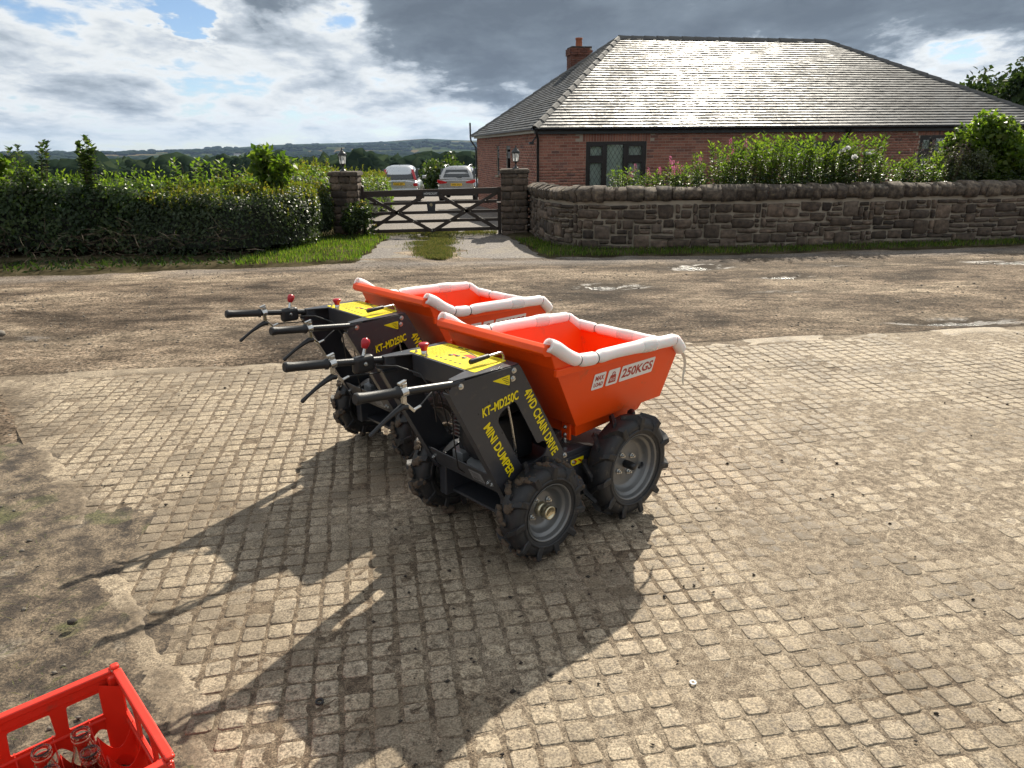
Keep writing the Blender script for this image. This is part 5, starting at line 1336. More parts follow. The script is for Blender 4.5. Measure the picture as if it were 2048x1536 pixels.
    MB().tube([(-.45, .19, .79), (-.40, .17, .74), (-.36, .12, .70), (-.34, .05, .68), (-.34, -.02, .66)], .006, 8).build('fuel_hose', 'black_plastic', root)
    MB().add([(-.298, -.234, .795), (-.298, .234, .795), (-.04, .234, .36), (-.04, -.234, .36)], [(0, 1, 2, 3)]).build('console_front', 'charcoal_paint', root)

    # -- skip (tipping bucket)
    bz, bt, dip = .472, .885, .790
    by, tyy = .232, .322
    V = [(.035, -by, bz), (.035, by, bz), (.612, by, bz), (.612, -by, bz),             # 0-3 floor
         (-.186, -tyy, dip), (-.186, tyy, dip), (.560, tyy-.0068, dip-.024), (.560, -tyy+.0068, dip-.024),  # 4-7 side tops
         (-.226, -tyy-.002, bt), (-.226, tyy+.002, bt),                             # 8,9 raised back
         (.640, -tyy+.022, .712), (.640, tyy-.022, .712)]                           # 10,11 front lip
    Fk = [(0, 1, 2, 3), (0, 4, 5, 1), (4, 8, 9, 5), (0, 3, 10, 7, 4), (1, 5, 6, 11, 2), (3, 2, 11, 10)]
    bk = MB().add(V, Fk).build('skip', 'orange_paint', root); so = bk.modifiers.new('thick', 'SOLIDIFY'); so.thickness = .004; so.offset = 0
    bv = bk.modifiers.new('bevel', 'BEVEL'); bv.width = .003; bv.segments = 2; bv.limit_method = 'ANGLE'
    # cheeks between raised back and side top
    for s in (-1, 1):
        ck = MB().add([(-.186, s*tyy, dip), (-.226, s*(tyy+.002), bt), (-.135, s*(tyy+.001), dip+.045), (-.050, s*tyy, dip)], [(0, 1, 2, 3)]).build('cheek_plate', 'orange_paint', bk); q = ck.modifiers.new('thick', 'SOLIDIFY'); q.thickness = .004; q.offset = 0
        # folded ledges under the rim
        MB().bar((-.190, s*(tyy+.004), dip-.018), (.552, s*(tyy+.004), dip-.036), .016, .030).build('rim_fold', 'orange_paint', bk, .003)
    lip = MB().prism([(-.220, .846), (-.250, .852), (-.262, .866), (-.256, .888), (-.236, .897), (-.216, .890), (-.212, .862)], -tyy-.010, tyy+.010).build('back_lip', 'orange_paint', bk, .003)
    MB().bar((.640, -tyy+.014, .708), (.640, tyy-.014, .708), .016, .03).build('rim_fold', 'orange_paint', bk, .003)
    sb = MB(); sb.add([(.060, -.200, .470), (.060, .200, .470), (.540, .200, .470), (.540, -.200, .470), (.080, -.190, .400), (.080, .190, .400), (.505, .190, .420), (.505, -.190, .420)], [(0, 1, 2, 3), (4, 7, 6, 5), (0, 4, 5, 1), (1, 5, 6, 2), (2, 6, 7, 3), (3, 7, 4, 0)])
    sb.build('skip_subframe', 'orange_paint', bk, .003)
    for s in (-1, 1):
        hg = MB().box((.062, s*.150, .420), (.012, .05, .075)).build('hinge_bracket', 'orange_paint', bk, .003)
        hb2 = MB(); hexbolt(hb2, (.055, s*.150, .44), (-1, 0, 0), .007); hexbolt(hb2, (.055, s*.150, .405), (-1, 0, 0), .007); hb2.tube([(.05, s*.150, .37), (.05, s*.150, .395)], .014, 10); hb2.build('hinge_bolts', 'zinc', hg)
    # load labels on the side walls
    for s in (-1, 1):
        nA = Vector((.035, s*by, bz)); nB = Vector((.612, s*by, bz)); nC = Vector((-.186, s*tyy, dip))
        nn_ = (nB-nA).cross(nC-nA).normalized(); nn_ = nn_ if nn_.y*s > 0 else -nn_
        def sidep(x_, z_): f = (z_-bz)/(dip-bz); return Vector((x_, s*(by+(tyy-by)*f), z_))
        rgt = Vector((-s, 0, 0)); up_ = nn_.cross(rgt)
        if up_.z < 0: up_ = -up_
        for (xa, xb, za, zb, kind) in ((.068, .142, .634, .706, 'load'), (.158, .232, .633, .706, 'kg'), (.246, .474, .633, .706, 'kgs')):
            w_ = xb-xa; lab = rounded([(0, 0), (w_, 0), (w_, .078), (0, .078)], .007, 3)
            o0 = sidep(xa if s < 0 else xb, za)+nn_*.0032
            pl2 = link('load_label', plate_mesh([lab], .0008), 'white_print', bk); fm = frame(o0, rgt if s > 0 else Vector((1, 0, 0)), up_); pl2.matrix_basis = fm
            if kind == 'load':
                text_obj('lettering', 'MAX', (.011, .043, .0009), (1, 0, 0), (0, 1, 0), w_-.020, .023, 'red_print', pl2, .045); text_obj('lettering', 'LOAD', (.010, .013, .0009), (1, 0, 0), (0, 1, 0), w_-.018, .020, 'red_print', pl2, .04)
            elif kind == 'kgs': text_obj('lettering', '250KGS', (.009, .017, .0009), (1, 0, 0), (0, 1, 0), w_-.018, .047, 'red_print', pl2, .030)
            else:
                me = plate_mesh([rounded([(.013, .012), (w_-.013, .012), (w_-.020, .050), (.020, .050)], .003, 2)], .0006); k1 = link('weight_symbol', me, 'red_print', pl2); k1.location = (0, 0, .0009)
                MB().tube([(w_/2+.008*math.cos(q), .056+.008*math.sin(q), .0009) for q in np.linspace(0, 2*math.pi, 15)[:-1]], .0018, 6, closed=True).build('weight_ring', 'red_print', pl2, fix=False)
                text_obj('lettering', 'KG', (.023, .020, .0014), (1, 0, 0), (0, 1, 0), w_-.046, .016, 'white_print', pl2, .01)
    # foam sleeves tied along the rim
    def foam(name, pts, r_, ties, tape=()):
        P = catmull(pts, 8); n = len(P); rr__ = []
        for k in range(n):
            a = k/(n-1); v = r_*(1+.016*math.sin(a*23+r_*900)+.035*float(vnoise(np.array([a*16.0, r_*400, pts[0][1]*9])))) 
            for tq in ties: v *= 1-.26*math.exp(-((a-tq)/.012)**2)
            for tq in tape: v *= 1+.12*math.exp(-((a-tq)/.03)**4)
            rr__.append(v)
        fm_ = MB().tube([tuple(p) for p in P], rr__, 18, caps=False)
        rin = [q*.52 for q in rr__]
        for (pa, pb, ra, ri) in ((P[0], P[1], rr__[0], rin[0]), (P[-1], P[-2], rr__[-1], rin[-1])):      # hollow ends
            d = Vector(pb)-Vector(pa); d.normalize(); s1_ = d.cross(Vector((0, 0, 1))).normalized(); s2_ = s1_.cross(d); n2 = 18; V = []
            for q_, dd_ in ((ra, 0), (ri, 0), (ri, .05)):
                V += [Vector(pa)+d*dd_+(s1_*math.cos(2*math.pi*k/n2)+s2_*math.sin(2*math.pi*k/n2))*q_ for k in range(n2)]
            fm_.add(V, [(lv_*n2+k, lv_*n2+(k+1) % n2, (lv_+1)*n2+(k+1) % n2, (lv_+1)*n2+k) for lv_ in (0, 1) for k in range(n2)], True)
        fo_ = fm_.build(name, 'foam_white', root, fix=False)
        for tq in ties:
            k = int(tq*(n-1)); p = Vector(P[k]); d = Vector(P[min(k+1, n-1)])-Vector(P[max(k-1, 0)]); d.normalize(); s1_ = d.cross(Vector((0, 0, 1))).normalized(); s2_ = s1_.cross(d); q_ = rr__[k]*1.03
            MB().tube([p+(s1_*math.cos(2*math.pi*j/20)+s2_*math.sin(2*math.pi*j/20))*q_ for j in range(20)], .0021, 6, closed=True).box(p-s2_*(q_+.004), (.007, .007, .006)).build('zip_tie', 'black_print', fo_, fix=False)
        for tq in tape:
            k = int(tq*(n-1)); seg = [Vector(P[q]) for q in range(max(k-2, 0), min(k+3, n))]
            MB().tube(seg, [rr__[min(max(k-2+j, 0), n-1)]*1.02 for j in range(len(seg))], 18, caps=False).build('packing_tape', 'tape_film', fo_, fix=False)
    for s in (-1, 1):
        yo = s*(tyy+.008)
        foam('foam_sleeve', [(-.232, yo, bt+.010), (-.190, yo, bt-.010), (-.125, yo, dip+.042), (-.065, yo, dip+.014), (.02, yo, dip+.004), (.15, yo, dip+.004), (.34, yo, dip-.004), (.50, yo, dip-.014), (.560, yo, dip-.018), (.600, s*(tyy+.004), dip-.045), (.642, s*(tyy-.012), dip-.076)], .0275, (.30, .42, .80), (.62,))
    foam('foam_sleeve', [(.640, -tyy+.010, .726), (.644, -.2, .722), (.644, 0, .721), (.644, .2, .722), (.640, tyy-.010, .726)], .0255, (.25, .75), (.5,))
    # torn strip of packing film hanging from the front corner
    n = 14; V = []
    for k in range(n+1):
        f = k/n; p = Vector((.66+.02*math.sin(f*5)+.015*f, -tyy+.02-.03*f, .70-.16*f)); w_ = .012*(1-.6*f)
        V += [tuple(p+Vector((.5, -.5, 0))*w_+Vector((0, 0, .004*math.sin(f*17)))), tuple(p-Vector((.5, -.5, 0))*w_)]
    MB().add(V, [(2*k, 2*k+1, 2*k+3, 2*k+2) for k in range(n)], True).build('film_strip', 'fleece', root, fix=False)
    # wheels
    for s in (-1, 1):
        make_wheel(root, -.242, s*.305, .208, .117, .112, True, s); make_wheel(root, .292, s*.305, .242, .148, .118, False, s)
    return root
D1 = make_dumper('orange skip mini dumper nearest the camera, both near wheels in view')
for o in D1.children_recursive if hasattr(D1, 'children_recursive') else []: pass
D1.location = (.089, 3.067, .002); D1.rotation_euler = (0, 0, R(41.97))
D2 = copy_tree(D1); D2['label'] = 'orange skip mini dumper standing behind the nearer dumper'
D2.location = (-.468, 4.005, .002); D2.rotation_euler = (0, 0, R(42.0))

# ================================================================== red bottle crate with milk bottles
CA = Vector((.675, -.738, 0)); CBv = Vector((-.738, -.675, 0))
crate = thing('bottle_crate', 'red plastic bottle crate standing on the mud at the corner', 'crate', (-1.064, 1.635, .002)); crate.rotation_euler = (0, 0, math.atan2(CA.y, CA.x))
# local: x along the right-hand side, y = -(into the crate)
LX, LY, CH = .42, .42, .29
def wall_panel(name, L, mat):
    """side wall of the crate with hand holes, drawn in its own plane (x along, y up)"""
    outer = [(0, 0), (L, 0), (L, CH-.012), (0, CH-.012)]
    holes = []; n = 3; w_ = (L-.06-.03*(n-1))/n
    for k in range(n):
        x0 = .03+k*(w_+.03); holes.append(rounded([(x0, .175), (x0+w_, .175), (x0+w_-.004, .245), (x0+.004, .245)], .006, 3))
    m = 4; w2 = (L-.06-.03*(m-1))/m
    for k in range(m):
        x0 = .03+k*(w2+.03); holes.append(rounded([(x0, .035), (x0+w2, .035), (x0+w2, .10), (x0+w2*.5, .142), (x0, .10)], .02, 4))
    return plate_mesh([outer]+holes, .006)
for nm, o_, rt, L in (('a', (0, 0, 0), (1, 0, 0), LX), ('b', (0, -LY, 0), (1, 0, 0), LX), ('c', (0, 0, 0), (0, -1, 0), LY), ('d', (LX, 0, 0), (0, -1, 0), LY)):
    w = link('side_wall', wall_panel('w', L, None), 'crate_red', crate); w.matrix_basis = frame(o_, rt, (0, 0, 1))
rim = MB()
for (a, e) in (((0, 0), (LX, 0)), ((LX, 0), (LX, -LY)), ((LX, -LY), (0, -LY)), ((0, -LY), (0, 0))):
    A, E_ = Vector((*a, CH)), Vector((*e, CH)); d = (E_-A).normalized()
    rim.bar(A+d*.012, E_-d*.012, .022, .020); rim.bar(A+Vector((0, 0, -.02)), E_+Vector((0, 0, -.02)), .012, .03)
    rim.bar(A+Vector((0, 0, -.128)), E_+Vector((0, 0, -.128)), .016, .010)
rim.build('rim', 'crate_red', crate, .004)
for (x, y) in ((0, 0), (LX, 0), (LX, -LY), (0, -LY)):
    sx, sy = (1 if x == 0 else -1), (-1 if y == 0 else 1)
    p = MB().box((x+sx*.012, y+sy*.012, CH/2), (.030, .030, CH)).add([(x+sx*.004, y+sy*.05, 0.01), (x+sx*.05, y+sy*.004, .01), (x+sx*.05, y+sy*.004, CH-.02), (x+sx*.004, y+sy*.05, CH-.02)], [(0, 1, 2, 3)])
    p.box((x+sx*.002, y+sy*.002, CH+.012), (.022, .022, .012)); p.build('corner_post', 'crate_red', crate, .006, 3)
# base lattice and divider grid with scalloped tops
bs_ = MB()
for k in range(6): bs_.box((LX/2, -.005-.082*k, .008), (LX-.01, .014, .012)); bs_.box((.005+.082*k, -LY/2, .0075), (.014, LY-.01, .011))
bs_.build('base', 'crate_red', crate)
PITCH_C = .082
def divider():
    n = 5*10; up_ = [(.0, .045)]; tp = []
    for k in range(n+1):
        f = k/n; ph = (f*5) % 1.0; tp.append((f*LX, .118+.062*abs(2*ph-1)**1.8))
    holes = []
    for k in range(5): holes.append(rounded([(k*.084+.013, .022), (k*.084+.071, .022), (k*.084+.071, .072), (k*.084+.042, .100), (k*.084+.013, .072)], .018, 4))
    return plate_mesh([[(0, .008)]+[(LX, .008)]+tp[::-1]]+holes, .0025)
dm = divider()
for k in range(1, 5):
    o = link('divider', dm, 'crate_red', crate); o.matrix_basis = frame((.0, -k*LY/5, 0), (1, 0, 0), (0, 0, 1))
    o = link('divider', dm, 'crate_red', crate); o.matrix_basis = frame((k*LX/5, 0, 0), (0, -1, 0), (0, 0, 1))
# bottles: glass with an inner wall
outp = [(.001, .0), (.032, .0), (.0375, .006), (.038, .02), (.038, .115), (.036, .135), (.030, .158), (.0225, .180), (.0190, .200), (.0185, .212), (.0215, .215), (.0225, .222), (.0215, .230), (.0195, .232)]
inp = [(.0175, .232), (.0165, .222), (.0165, .200), (.0200, .180), (.0275, .157), (.0335, .134), (.0355, .115), (.0355, .02), (.033, .010), (.001, .009)]
bot = MB().lathe(outp+inp, 36, 'Z'); bme = None
for k, (a, bb, lab) in enumerate([(.122, .122, 'empty milk bottle deepest in the crate, nearest its far corner'), (.122, .206, 'empty milk bottle leftmost in the red crate'), (.206, .122, 'empty milk bottle nearest the right side of the red crate'), (.206, .206, 'empty milk bottle at the bottom edge of the picture, in the crate'), (.290, .206, 'empty milk bottle hidden furthest forward in the red crate')]):
    if bme is None: o = bot.build('milk_bottle', 'bottle_glass', fix=True); bme = o.data
    else: o = bpy.data.objects.new('milk_bottle', bme); COL.objects.link(o)
    p = Vector((-1.064, 1.635, .002)) + CA*a + CBv*bb; o.location = (p.x, p.y, .0175); tag(o, lab, 'bottle', 'milk bottles in the crate')
# small finds on the ground
w = MB().lathe([(.011, 0), (.011, .002), (.0055, .002), (.0055, 0)], 28, 'Z', closed=True).build('washer', 'white_print'); w.location = (.556, 1.907, -.0015); tag(w, 'small white washer lying on the concrete blocks', 'washer')
w = MB().lathe([(.013, 0), (.013, .006), (.008, .006), (.008, 0)], 24, 'Z', closed=True).build('rubber_ring', 'black_rubber'); w.location = (-.598, 1.84, -.0015); tag(w, 'small dark rubber ring lying on shaded concrete', 'ring')
def rock(x, y, z, s, label, mat='pebble', sd3=1, nm='stone'):
    P = ico_v*np.array([1, .8, .62])*(1+.4*fbm(ico_v*1.4+sd3*5, 1, 3, sd3))[:, None]*s
    o = mesh_obj(nm, P, ico_f, mat, smooth=False); o.location = (x, y, z); tag(o, label, 'stone'); return o
rock(-4.72, 6.62, .03, .05, 'pale loose stone lying on the dirt track at left', sd3=2)
rock(-1.555, 2.21, .035, .017, 'dark pebble on the corner edge of the concrete slab', 'clod', 3)
rock(-1.86, 2.14, .045, .026, 'pale flat pebble in the mud near the moss', sd3=4)
rock(-1.93, 2.10, .045, .030, 'brown earthy clod in the mud near the moss', 'dried_mud', 5)
rock(-.30, 3.055, .018, .034, 'crumbly brown mud clod behind the near dumper wheel', 'dried_mud', 6)

# ================================================================== vegetation
def sweep_surface(path, ns, nq, inset=1.0, seed=0, amp=.16):
    """rounded hedge surface along path rows (x, y, height, half-width): returns points, outward normals"""
    P = catmull(path, 16); L = np.concatenate([[0], np.cumsum(np.linalg.norm(np.diff(P[:, :2], axis=0), axis=1))])
    s = ns*L[-1]; q = nq
    row = np.stack([np.interp(s, L, P[:, k]) for k in range(4)], -1)
    e = .03; a = np.stack([np.interp(np.clip(s-e, 0, L[-1]), L, P[:, k]) for k in range(2)], -1); b_ = np.stack([np.interp(np.clip(s+e, 0, L[-1]), L, P[:, k]) for k in range(2)], -1)
    tg = b_-a; tg /= np.maximum(np.linalg.norm(tg, axis=1, keepdims=True), 1e-6); nr = np.stack([-tg[:, 1], tg[:, 0]], -1)
    c_, s_ = np.cos(q), np.sin(q); oc = np.sign(c_)*np.abs(c_)**.45; oz = np.abs(s_)**.55
    n3 = np.concatenate([nr*c_[:, None], s_[:, None]], 1); n3 /= np.linalg.norm(n3, axis=1, keepdims=True)
    base_ = np.concatenate([row[:, :2]+nr*(oc*row[:, 3]*inset)[:, None], (zg(row[:, 0], row[:, 1])+row[:, 2]*oz*inset)[:, None]], 1)
    d = amp*fbm(base_, 1.3, 4, seed) + amp*.5*fbm(base_, 4.5, 2, seed+5)
    return base_+n3*d[:, None], n3
def hedge(name, label, path, n, lsize, mat, seed=0, amp=.16, tips=None, cat='hedge', group=None, depth=.14):
    x0, y0 = path[0][:2]; t_ = thing(name, label, cat, (0, 0, 0), 0, group)
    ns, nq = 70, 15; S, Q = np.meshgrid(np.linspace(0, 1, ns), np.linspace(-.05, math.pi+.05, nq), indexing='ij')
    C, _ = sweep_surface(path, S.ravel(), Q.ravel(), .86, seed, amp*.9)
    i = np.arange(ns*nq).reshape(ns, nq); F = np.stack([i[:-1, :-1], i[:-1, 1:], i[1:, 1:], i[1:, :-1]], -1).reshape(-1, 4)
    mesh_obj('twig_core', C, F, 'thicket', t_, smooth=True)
    C, N = sweep_surface(path, RNG.random(n), RNG.random(n)*math.pi, 1.0, seed, amp)
    C = C - N*(RNG.random(n)**1.5*depth)[:, None] + RNG.normal(0, .015, (n, 3))
    nn_ = N + rnd_dirs(n)*.75 + np.array([0, 0, .25]); A = np.cross(nn_, rnd_dirs(n)); A[:, 2] -= .25
    L = lsize*(.45+1.1*RNG.random(n)**1.5)
    tn = np.clip(.45*RNG.random(n)+.55*(.5+.9*fbm(C, 1.9, 3, seed+9)), 0, 1)
    o = leaf_mesh('foliage', C, A, nn_, L, L*.34, mat, t_, tone=tn); o['kind'] = 'stuff'
    if tips:
        m, tm, th_ = tips                                     # upright young shoots along the top
        C, N = sweep_surface(path, RNG.random(m), math.pi*(.5+RNG.normal(0, .16, m)), 1.0, seed, amp)
        up_ = np.array([0, 0, 1.0]); k = 7; hgt = th_*(.3+RNG.random(m)**2); lean = rnd_dirs(m)*.25
        CC, AA_, NN_ = [], [], []
        for q in range(k):
            f = q/(k-1); CC.append(C+(up_+lean)*(hgt*f)[:, None]); a = rnd_dirs(m)*.8+up_*(.4+.6*f); AA_.append(a); NN_.append(rnd_dirs(m)+up_*.6)
        o = leaf_mesh('young_shoots', np.concatenate(CC), np.concatenate(AA_), np.concatenate(NN_), lsize*(.6+.6*RNG.random(m*k)), lsize*.26, tm, t_); o['kind'] = 'stuff'
    return t_
hedge('bramble_hedge', 'tall overgrown bramble hedge along the track at far left', [(-13.5, 13.2, 1.55, .9), (-11, 13.4, 1.52, .9), (-9.3, 13.5, 1.50, .85), (-8.4, 13.5, 1.32, .8), (-7.5, 13.5, 1.26, .75), (-6.8, 13.5, 1.12, .75), (-6.0, 13.5, 1.10, .7)], 42000, .066, 'bramble', 3, .34, (300, 'leaf_bright', .24))
hedge('clipped_hedge', 'dark clipped hedge rounding the corner by the drive', [(-6.3, 13.45, 1.10, .72), (-5.4, 13.35, 1.08, .74), (-4.75, 13.35, 1.04, .72), (-4.42, 13.85, 1.04, .66), (-4.40, 14.9, 1.06, .62), (-4.38, 16.2, 1.10, .60)], 34000, .052, 'leaf_clipped', 7, .16, (700, 'leaf_tips', .12))
hedge('field_hedge', 'yellow-green tall hedge running along the drive behind the pillar', [(-5.6, 14.9, 1.22, .6), (-5.0, 16.6, 1.38, .7), (-5.0, 18.2, 1.46, .75), (-4.9, 21, 1.32, .75), (-4.85, 26, 1.22, .8), (-6.2, 32, 1.2, .8), (-8.0, 40, 1.2, .8)], 22000, .075, 'leaf_bright', 11, .16, (1000, 'leaf_tips', .18))
hedge('field_hedge', 'leafy hedge standing behind the bramble hedge', [(-14, 15.2, 1.30, .7), (-10, 15.2, 1.25, .7), (-7.5, 15.1, 1.22, .7), (-5.4, 15.0, 1.22, .6)], 9000, .085, 'leaf_hedge', 13, .22, (260, 'leaf_bright', .26))
# low weeds in the shade at the hedge foot
n = 1100; xx = RNG.uniform(-11.5, -4.0, n); yy = edge(xx)+.12+RNG.random(n)**1.3*1.3
A = rnd_dirs(n)*.7+np.array([0, 0, .55])
tag(leaf_mesh('hedge_foot_weeds', P3(xx, yy, zg(xx, yy)+.04), A, rnd_dirs(n)+np.array([0, 0, .6]), .05+.09*RNG.random(n), .018, 'leaf_tree'), 'low weeds and ivy in the shade at the foot of the hedge', 'weeds', kind='stuff')
n = 500; xx = RNG.uniform(-9.5, -4.3, n); yy = edge(xx)+.5+RNG.random(n)*.9; A = rnd_dirs(n)*np.array([1, .6, .5])
tag(leaf_mesh('dead_stems', P3(xx, yy, zg(xx, yy)+.05+.5*RNG.random(n)), A, rnd_dirs(n), .15+.35*RNG.random(n), .0035, 'twig'), 'dry dead stems tangled under the hedge', 'stems', kind='stuff')

def stem_plant(name, label, cat, x, y, z, h, spread, nst, lsize, mat, flower=None, group=None, leaf_w=.22, dense=1.0, start=.05):
    t_ = thing(name, label, cat, (x, y, z), RNG.uniform(0, 6), group); CC, AA_, NN_, st_ = [], [], [], MB(); FC, FA, FN, FL_ = [], [], [], []
    for k in range(nst):
        q = RNG.uniform(0, 6.283); r0 = spread*math.sqrt(RNG.random())*.55; hh = h*RNG.uniform(.68, 1.03); lx, ly = math.cos(q), math.sin(q)
        b0 = np.array([lx*r0, ly*r0, 0]); tip = b0 + np.array([lx*spread*.45*RNG.random(), ly*spread*.45*RNG.random(), hh]); md = (b0+tip)/2+np.array([lx, ly, 0])*.02
        st_.tube([tuple(b0), tuple(md), tuple(tip)], [.006, .004, .002], 4, caps=False)
        m = max(6, int(hh*34*dense)); f = np.sort(RNG.uniform(start, 1.0, m)); pp = b0[None]*((1-f)**2)[:, None]+md[None]*(2*f*(1-f))[:, None]+tip[None]*(f**2)[:, None]
        ph = np.arange(m)*2.4; a = np.stack([np.cos(ph), np.sin(ph), .35+.9*f**3], -1)
        CC.append(pp); AA_.append(a); NN_.append(np.stack([-np.cos(ph)*.4, -np.sin(ph)*.4, np.ones(m)], -1)+rnd_dirs(m)*.3)
        if flower and RNG.random() < flower[1]:
            kind, _, fs = flower
            if kind == 'spike':
                m2 = 40; g = RNG.random(m2); ph = RNG.uniform(0, 6.28, m2); rr__ = .020*(1-g*.8)
                FC.append(tip[None]+np.stack([np.cos(ph)*rr__, np.sin(ph)*rr__, g*fs], -1)); FA.append(np.stack([np.cos(ph), np.sin(ph), np.full(m2, .6)], -1)); FN.append(rnd_dirs(m2)); FL_.append(np.full(m2, .022))
            elif kind == 'bloom':
                m2 = 26; d = rnd_dirs(m2); d[:, 2] = np.abs(d[:, 2]); FC.append(tip[None]+d*.012); FA.append(d); FN.append(rnd_dirs(m2)); FL_.append(np.full(m2, fs))
            else:
                m2 = 16; FC.append(tip[None]+RNG.normal(0, .05, (m2, 3))); FA.append(rnd_dirs(m2)); FN.append(rnd_dirs(m2)); FL_.append(np.full(m2, fs))
    st_.build('stems', 'twig', t_, fix=False)
    CC = np.concatenate(CC); n = len(CC); L = lsize*(.55+.7*RNG.random(n))
    o = leaf_mesh('foliage', CC, np.concatenate(AA_), np.concatenate(NN_), L, L*leaf_w, mat, t_); o['kind'] = 'stuff'
    if FC: o = leaf_mesh('flowers', np.concatenate(FC), np.concatenate(FA), np.concatenate(FN), np.concatenate(FL_), np.concatenate(FL_)*.38, flower_mat[flower[0]] if flower[0] in flower_mat else 'petal_white', t_); o['kind'] = 'stuff'
    return t_
flower_mat = {'spike': 'petal_pink', 'bloom': 'petal_white', 'seed': 'seed_purple'}
def bush(name, label, cat, x, y, z, rx, ry, rz_, n, lsize, mat, group=None, tips=None, trunk=None, clump=34, part='foliage'):
    t_ = thing(name, label, cat, (x, y, z), 0, group)
    cl = rnd_dirs(clump)*np.array([rx, ry, rz_])*(RNG.random((clump, 1))**.4*.82); cl[:, 2] += rz_
    ci = RNG.integers(0, clump, n); cs = RNG.uniform(.22, .42, clump)[ci]*min(rx, rz_)
    d = rnd_dirs(n); C = cl[ci]+d*(cs*RNG.random(n)**.35)[:, None]; C[:, 2] = np.maximum(C[:, 2], .02)
    A = rnd_dirs(n)+d*.5; A[:, 2] -= .1; L = lsize*(.6+.8*RNG.random(n))
    o = leaf_mesh(part, C, A, d+rnd_dirs(n)*.6+np.array([0, 0, .3]), L, L*.36, mat, t_); o['kind'] = 'stuff'
    st_ = MB()
    for k in range(0, clump, 2): 
        if trunk: st_.tube([(0, 0, trunk*.75), tuple(cl[k]*.5+np.array([0, 0, trunk*.4])), tuple(cl[k])], [.10*rx/2, .05*rx/2, .015*rx/2], 6, caps=False)
        else: st_.tube([(cl[k][0]*.25, cl[k][1]*.25, -.05), tuple(cl[k])], [.012, .005], 4, caps=False)
    if trunk: st_.tube([(0, 0, -1), (.05, 0, trunk*.4), (0, .03, trunk)], [.22*rx/2, .16*rx/2, .12*rx/2], 10)
    st_.build('trunk' if trunk else 'stems', 'bark' if trunk else 'twig', t_, fix=False)
    if tips: 
        m, tm, fs = tips; d = rnd_dirs(m); d[:, 2] = np.abs(d[:, 2])*.8+.1; C = cl[RNG.integers(0, clump, m)]+d*min(rx, rz_)*.36
        for_ = np.repeat(C, 9, 0)+RNG.normal(0, fs*.35, (m*9, 3)); o = leaf_mesh('flowers', for_, rnd_dirs(m*9), rnd_dirs(m*9), fs, fs*.4, tm, t_); o['kind'] = 'stuff'
    return t_
# climbing spires and saplings rising out of the hedges
stem_plant('vine_spire', 'slender vine-covered spire rising above the bramble hedge', 'vine', -7.25, 13.1, 1.0, .86, .24, 12, .095, 'bramble', dense=1.5, leaf_w=.42)
stem_plant('vine_spire', 'leaning leafy vine tip left of the tall vine spire', 'vine', -8.15, 13.1, 1.15, .66, .34, 10, .095, 'bramble', dense=1.1, leaf_w=.42)
bush('bramble_mound', 'leafy bramble mound at the left picture edge', 'bramble', -9.3, 13.2, 1.1, .75, .6, .36, 1800, .10, 'leaf_bright')
bush('elder_sapling', 'bright green elder sapling sticking up behind the clipped hedge', 'sapling', -4.42, 14.3, .85, .42, .35, .42, 900, .12, 'leaf_bright', clump=18)
stem_plant('hedge_shoot', 'upright bright shoots in the middle of the hedge', 'shoots', -5.9, 14.2, .95, .55, .5, 12, .10, 'leaf_bright', dense=.8, leaf_w=.36); stem_plant('hedge_shoot', 'bright leafy shoots left of the elder sapling', 'shoots', -5.15, 14.2, .95, .50, .4, 9, .10, 'leaf_bright', dense=.8, leaf_w=.36)
bush('flowering_shrub', 'leafy shrub with yellow flowers at the foot of the gate pillar', 'shrub', -3.22, 15.95, float(zg(-3.2, 16))-.02, .42, .38, .42, 3000, .055, 'leaf_clipped', tips=(14, 'petal_yellow', .035))

# flower bed behind the wall
def wl(u_, off):       # point behind the wall at path length u_
    x, y, tx, ty = wpt(u_); return x-ty*off, y+tx*off
GRP = 'perennials behind the stone wall'
beds = [  # path length, offset, height, spread, stems, leaf, material, flower, label
    (4.55, .65, .54, .34, 36, .060, 'leaf_bright', None, 'small yellow-green shrub in front of the leaded window'),
    (5.00, .75, .46, .42, 26, .065, 'leaf_bright', ('spike', .30, .13), 'pink-spiked plant just right of the small yellow-green shrub'),
    (5.40, .75, .52, .42, 28, .065, 'leaf_bright', ('spike', .28, .14), 'second pink-spiked plant under the leaded window'),
    (5.80, .80, .60, .5, 34, .07, 'leaf_bright', ('spike', .12, .13), 'leafy perennial with few pink spikes right of the leaded window'),
    (6.25, .85, .74, .55, 40, .075, 'leaf_bright', ('spike', .05, .12), 'mid-height leafy perennial right of the pink-spiked plants'),
    (6.70, .90, .94, .6, 48, .080, 'leaf_bright', ('spike', .06, .14), 'tall leafy perennial with single pink spikes'),
    (7.20, .95, 1.06, .6, 52, .085, 'leaf_bright', None, 'tallest upright leafy perennial, first of its row'),
    (7.65, .95, 1.02, .65, 56, .085, 'leaf_bright', None, 'tall leafy perennial, second along the wall'),
    (8.15, .95, 1.00, .65, 56, .085, 'leaf_bright', None, 'tall leafy perennial, third along the wall'),
    (8.65, 1.1, 1.04, .65, 56, .085, 'leaf_bright', None, 'tall leafy perennial directly behind the white roses'),
    (9.25, .95, 1.02, .6, 46, .090, 'leaf_bright', None, 'tall leafy perennial right of the white roses'),
    (9.80, .85, .70, .55, 36, .09, 'leaf_bright', None, 'low bright green perennial right of the white roses'),
    (10.30, .85, .62, .55, 34, .09, 'leaf_bright', None, 'low bright perennial left of the purple seed heads')]
for (u_, off, h, sp__, ns_, ls, mt, flw, lab) in beds:
    x, y = wl(u_, off); stem_plant('perennial', lab, 'plant', x, y, .72, h, sp__, ns_, ls, mt, flw, GRP, dense=1.25)
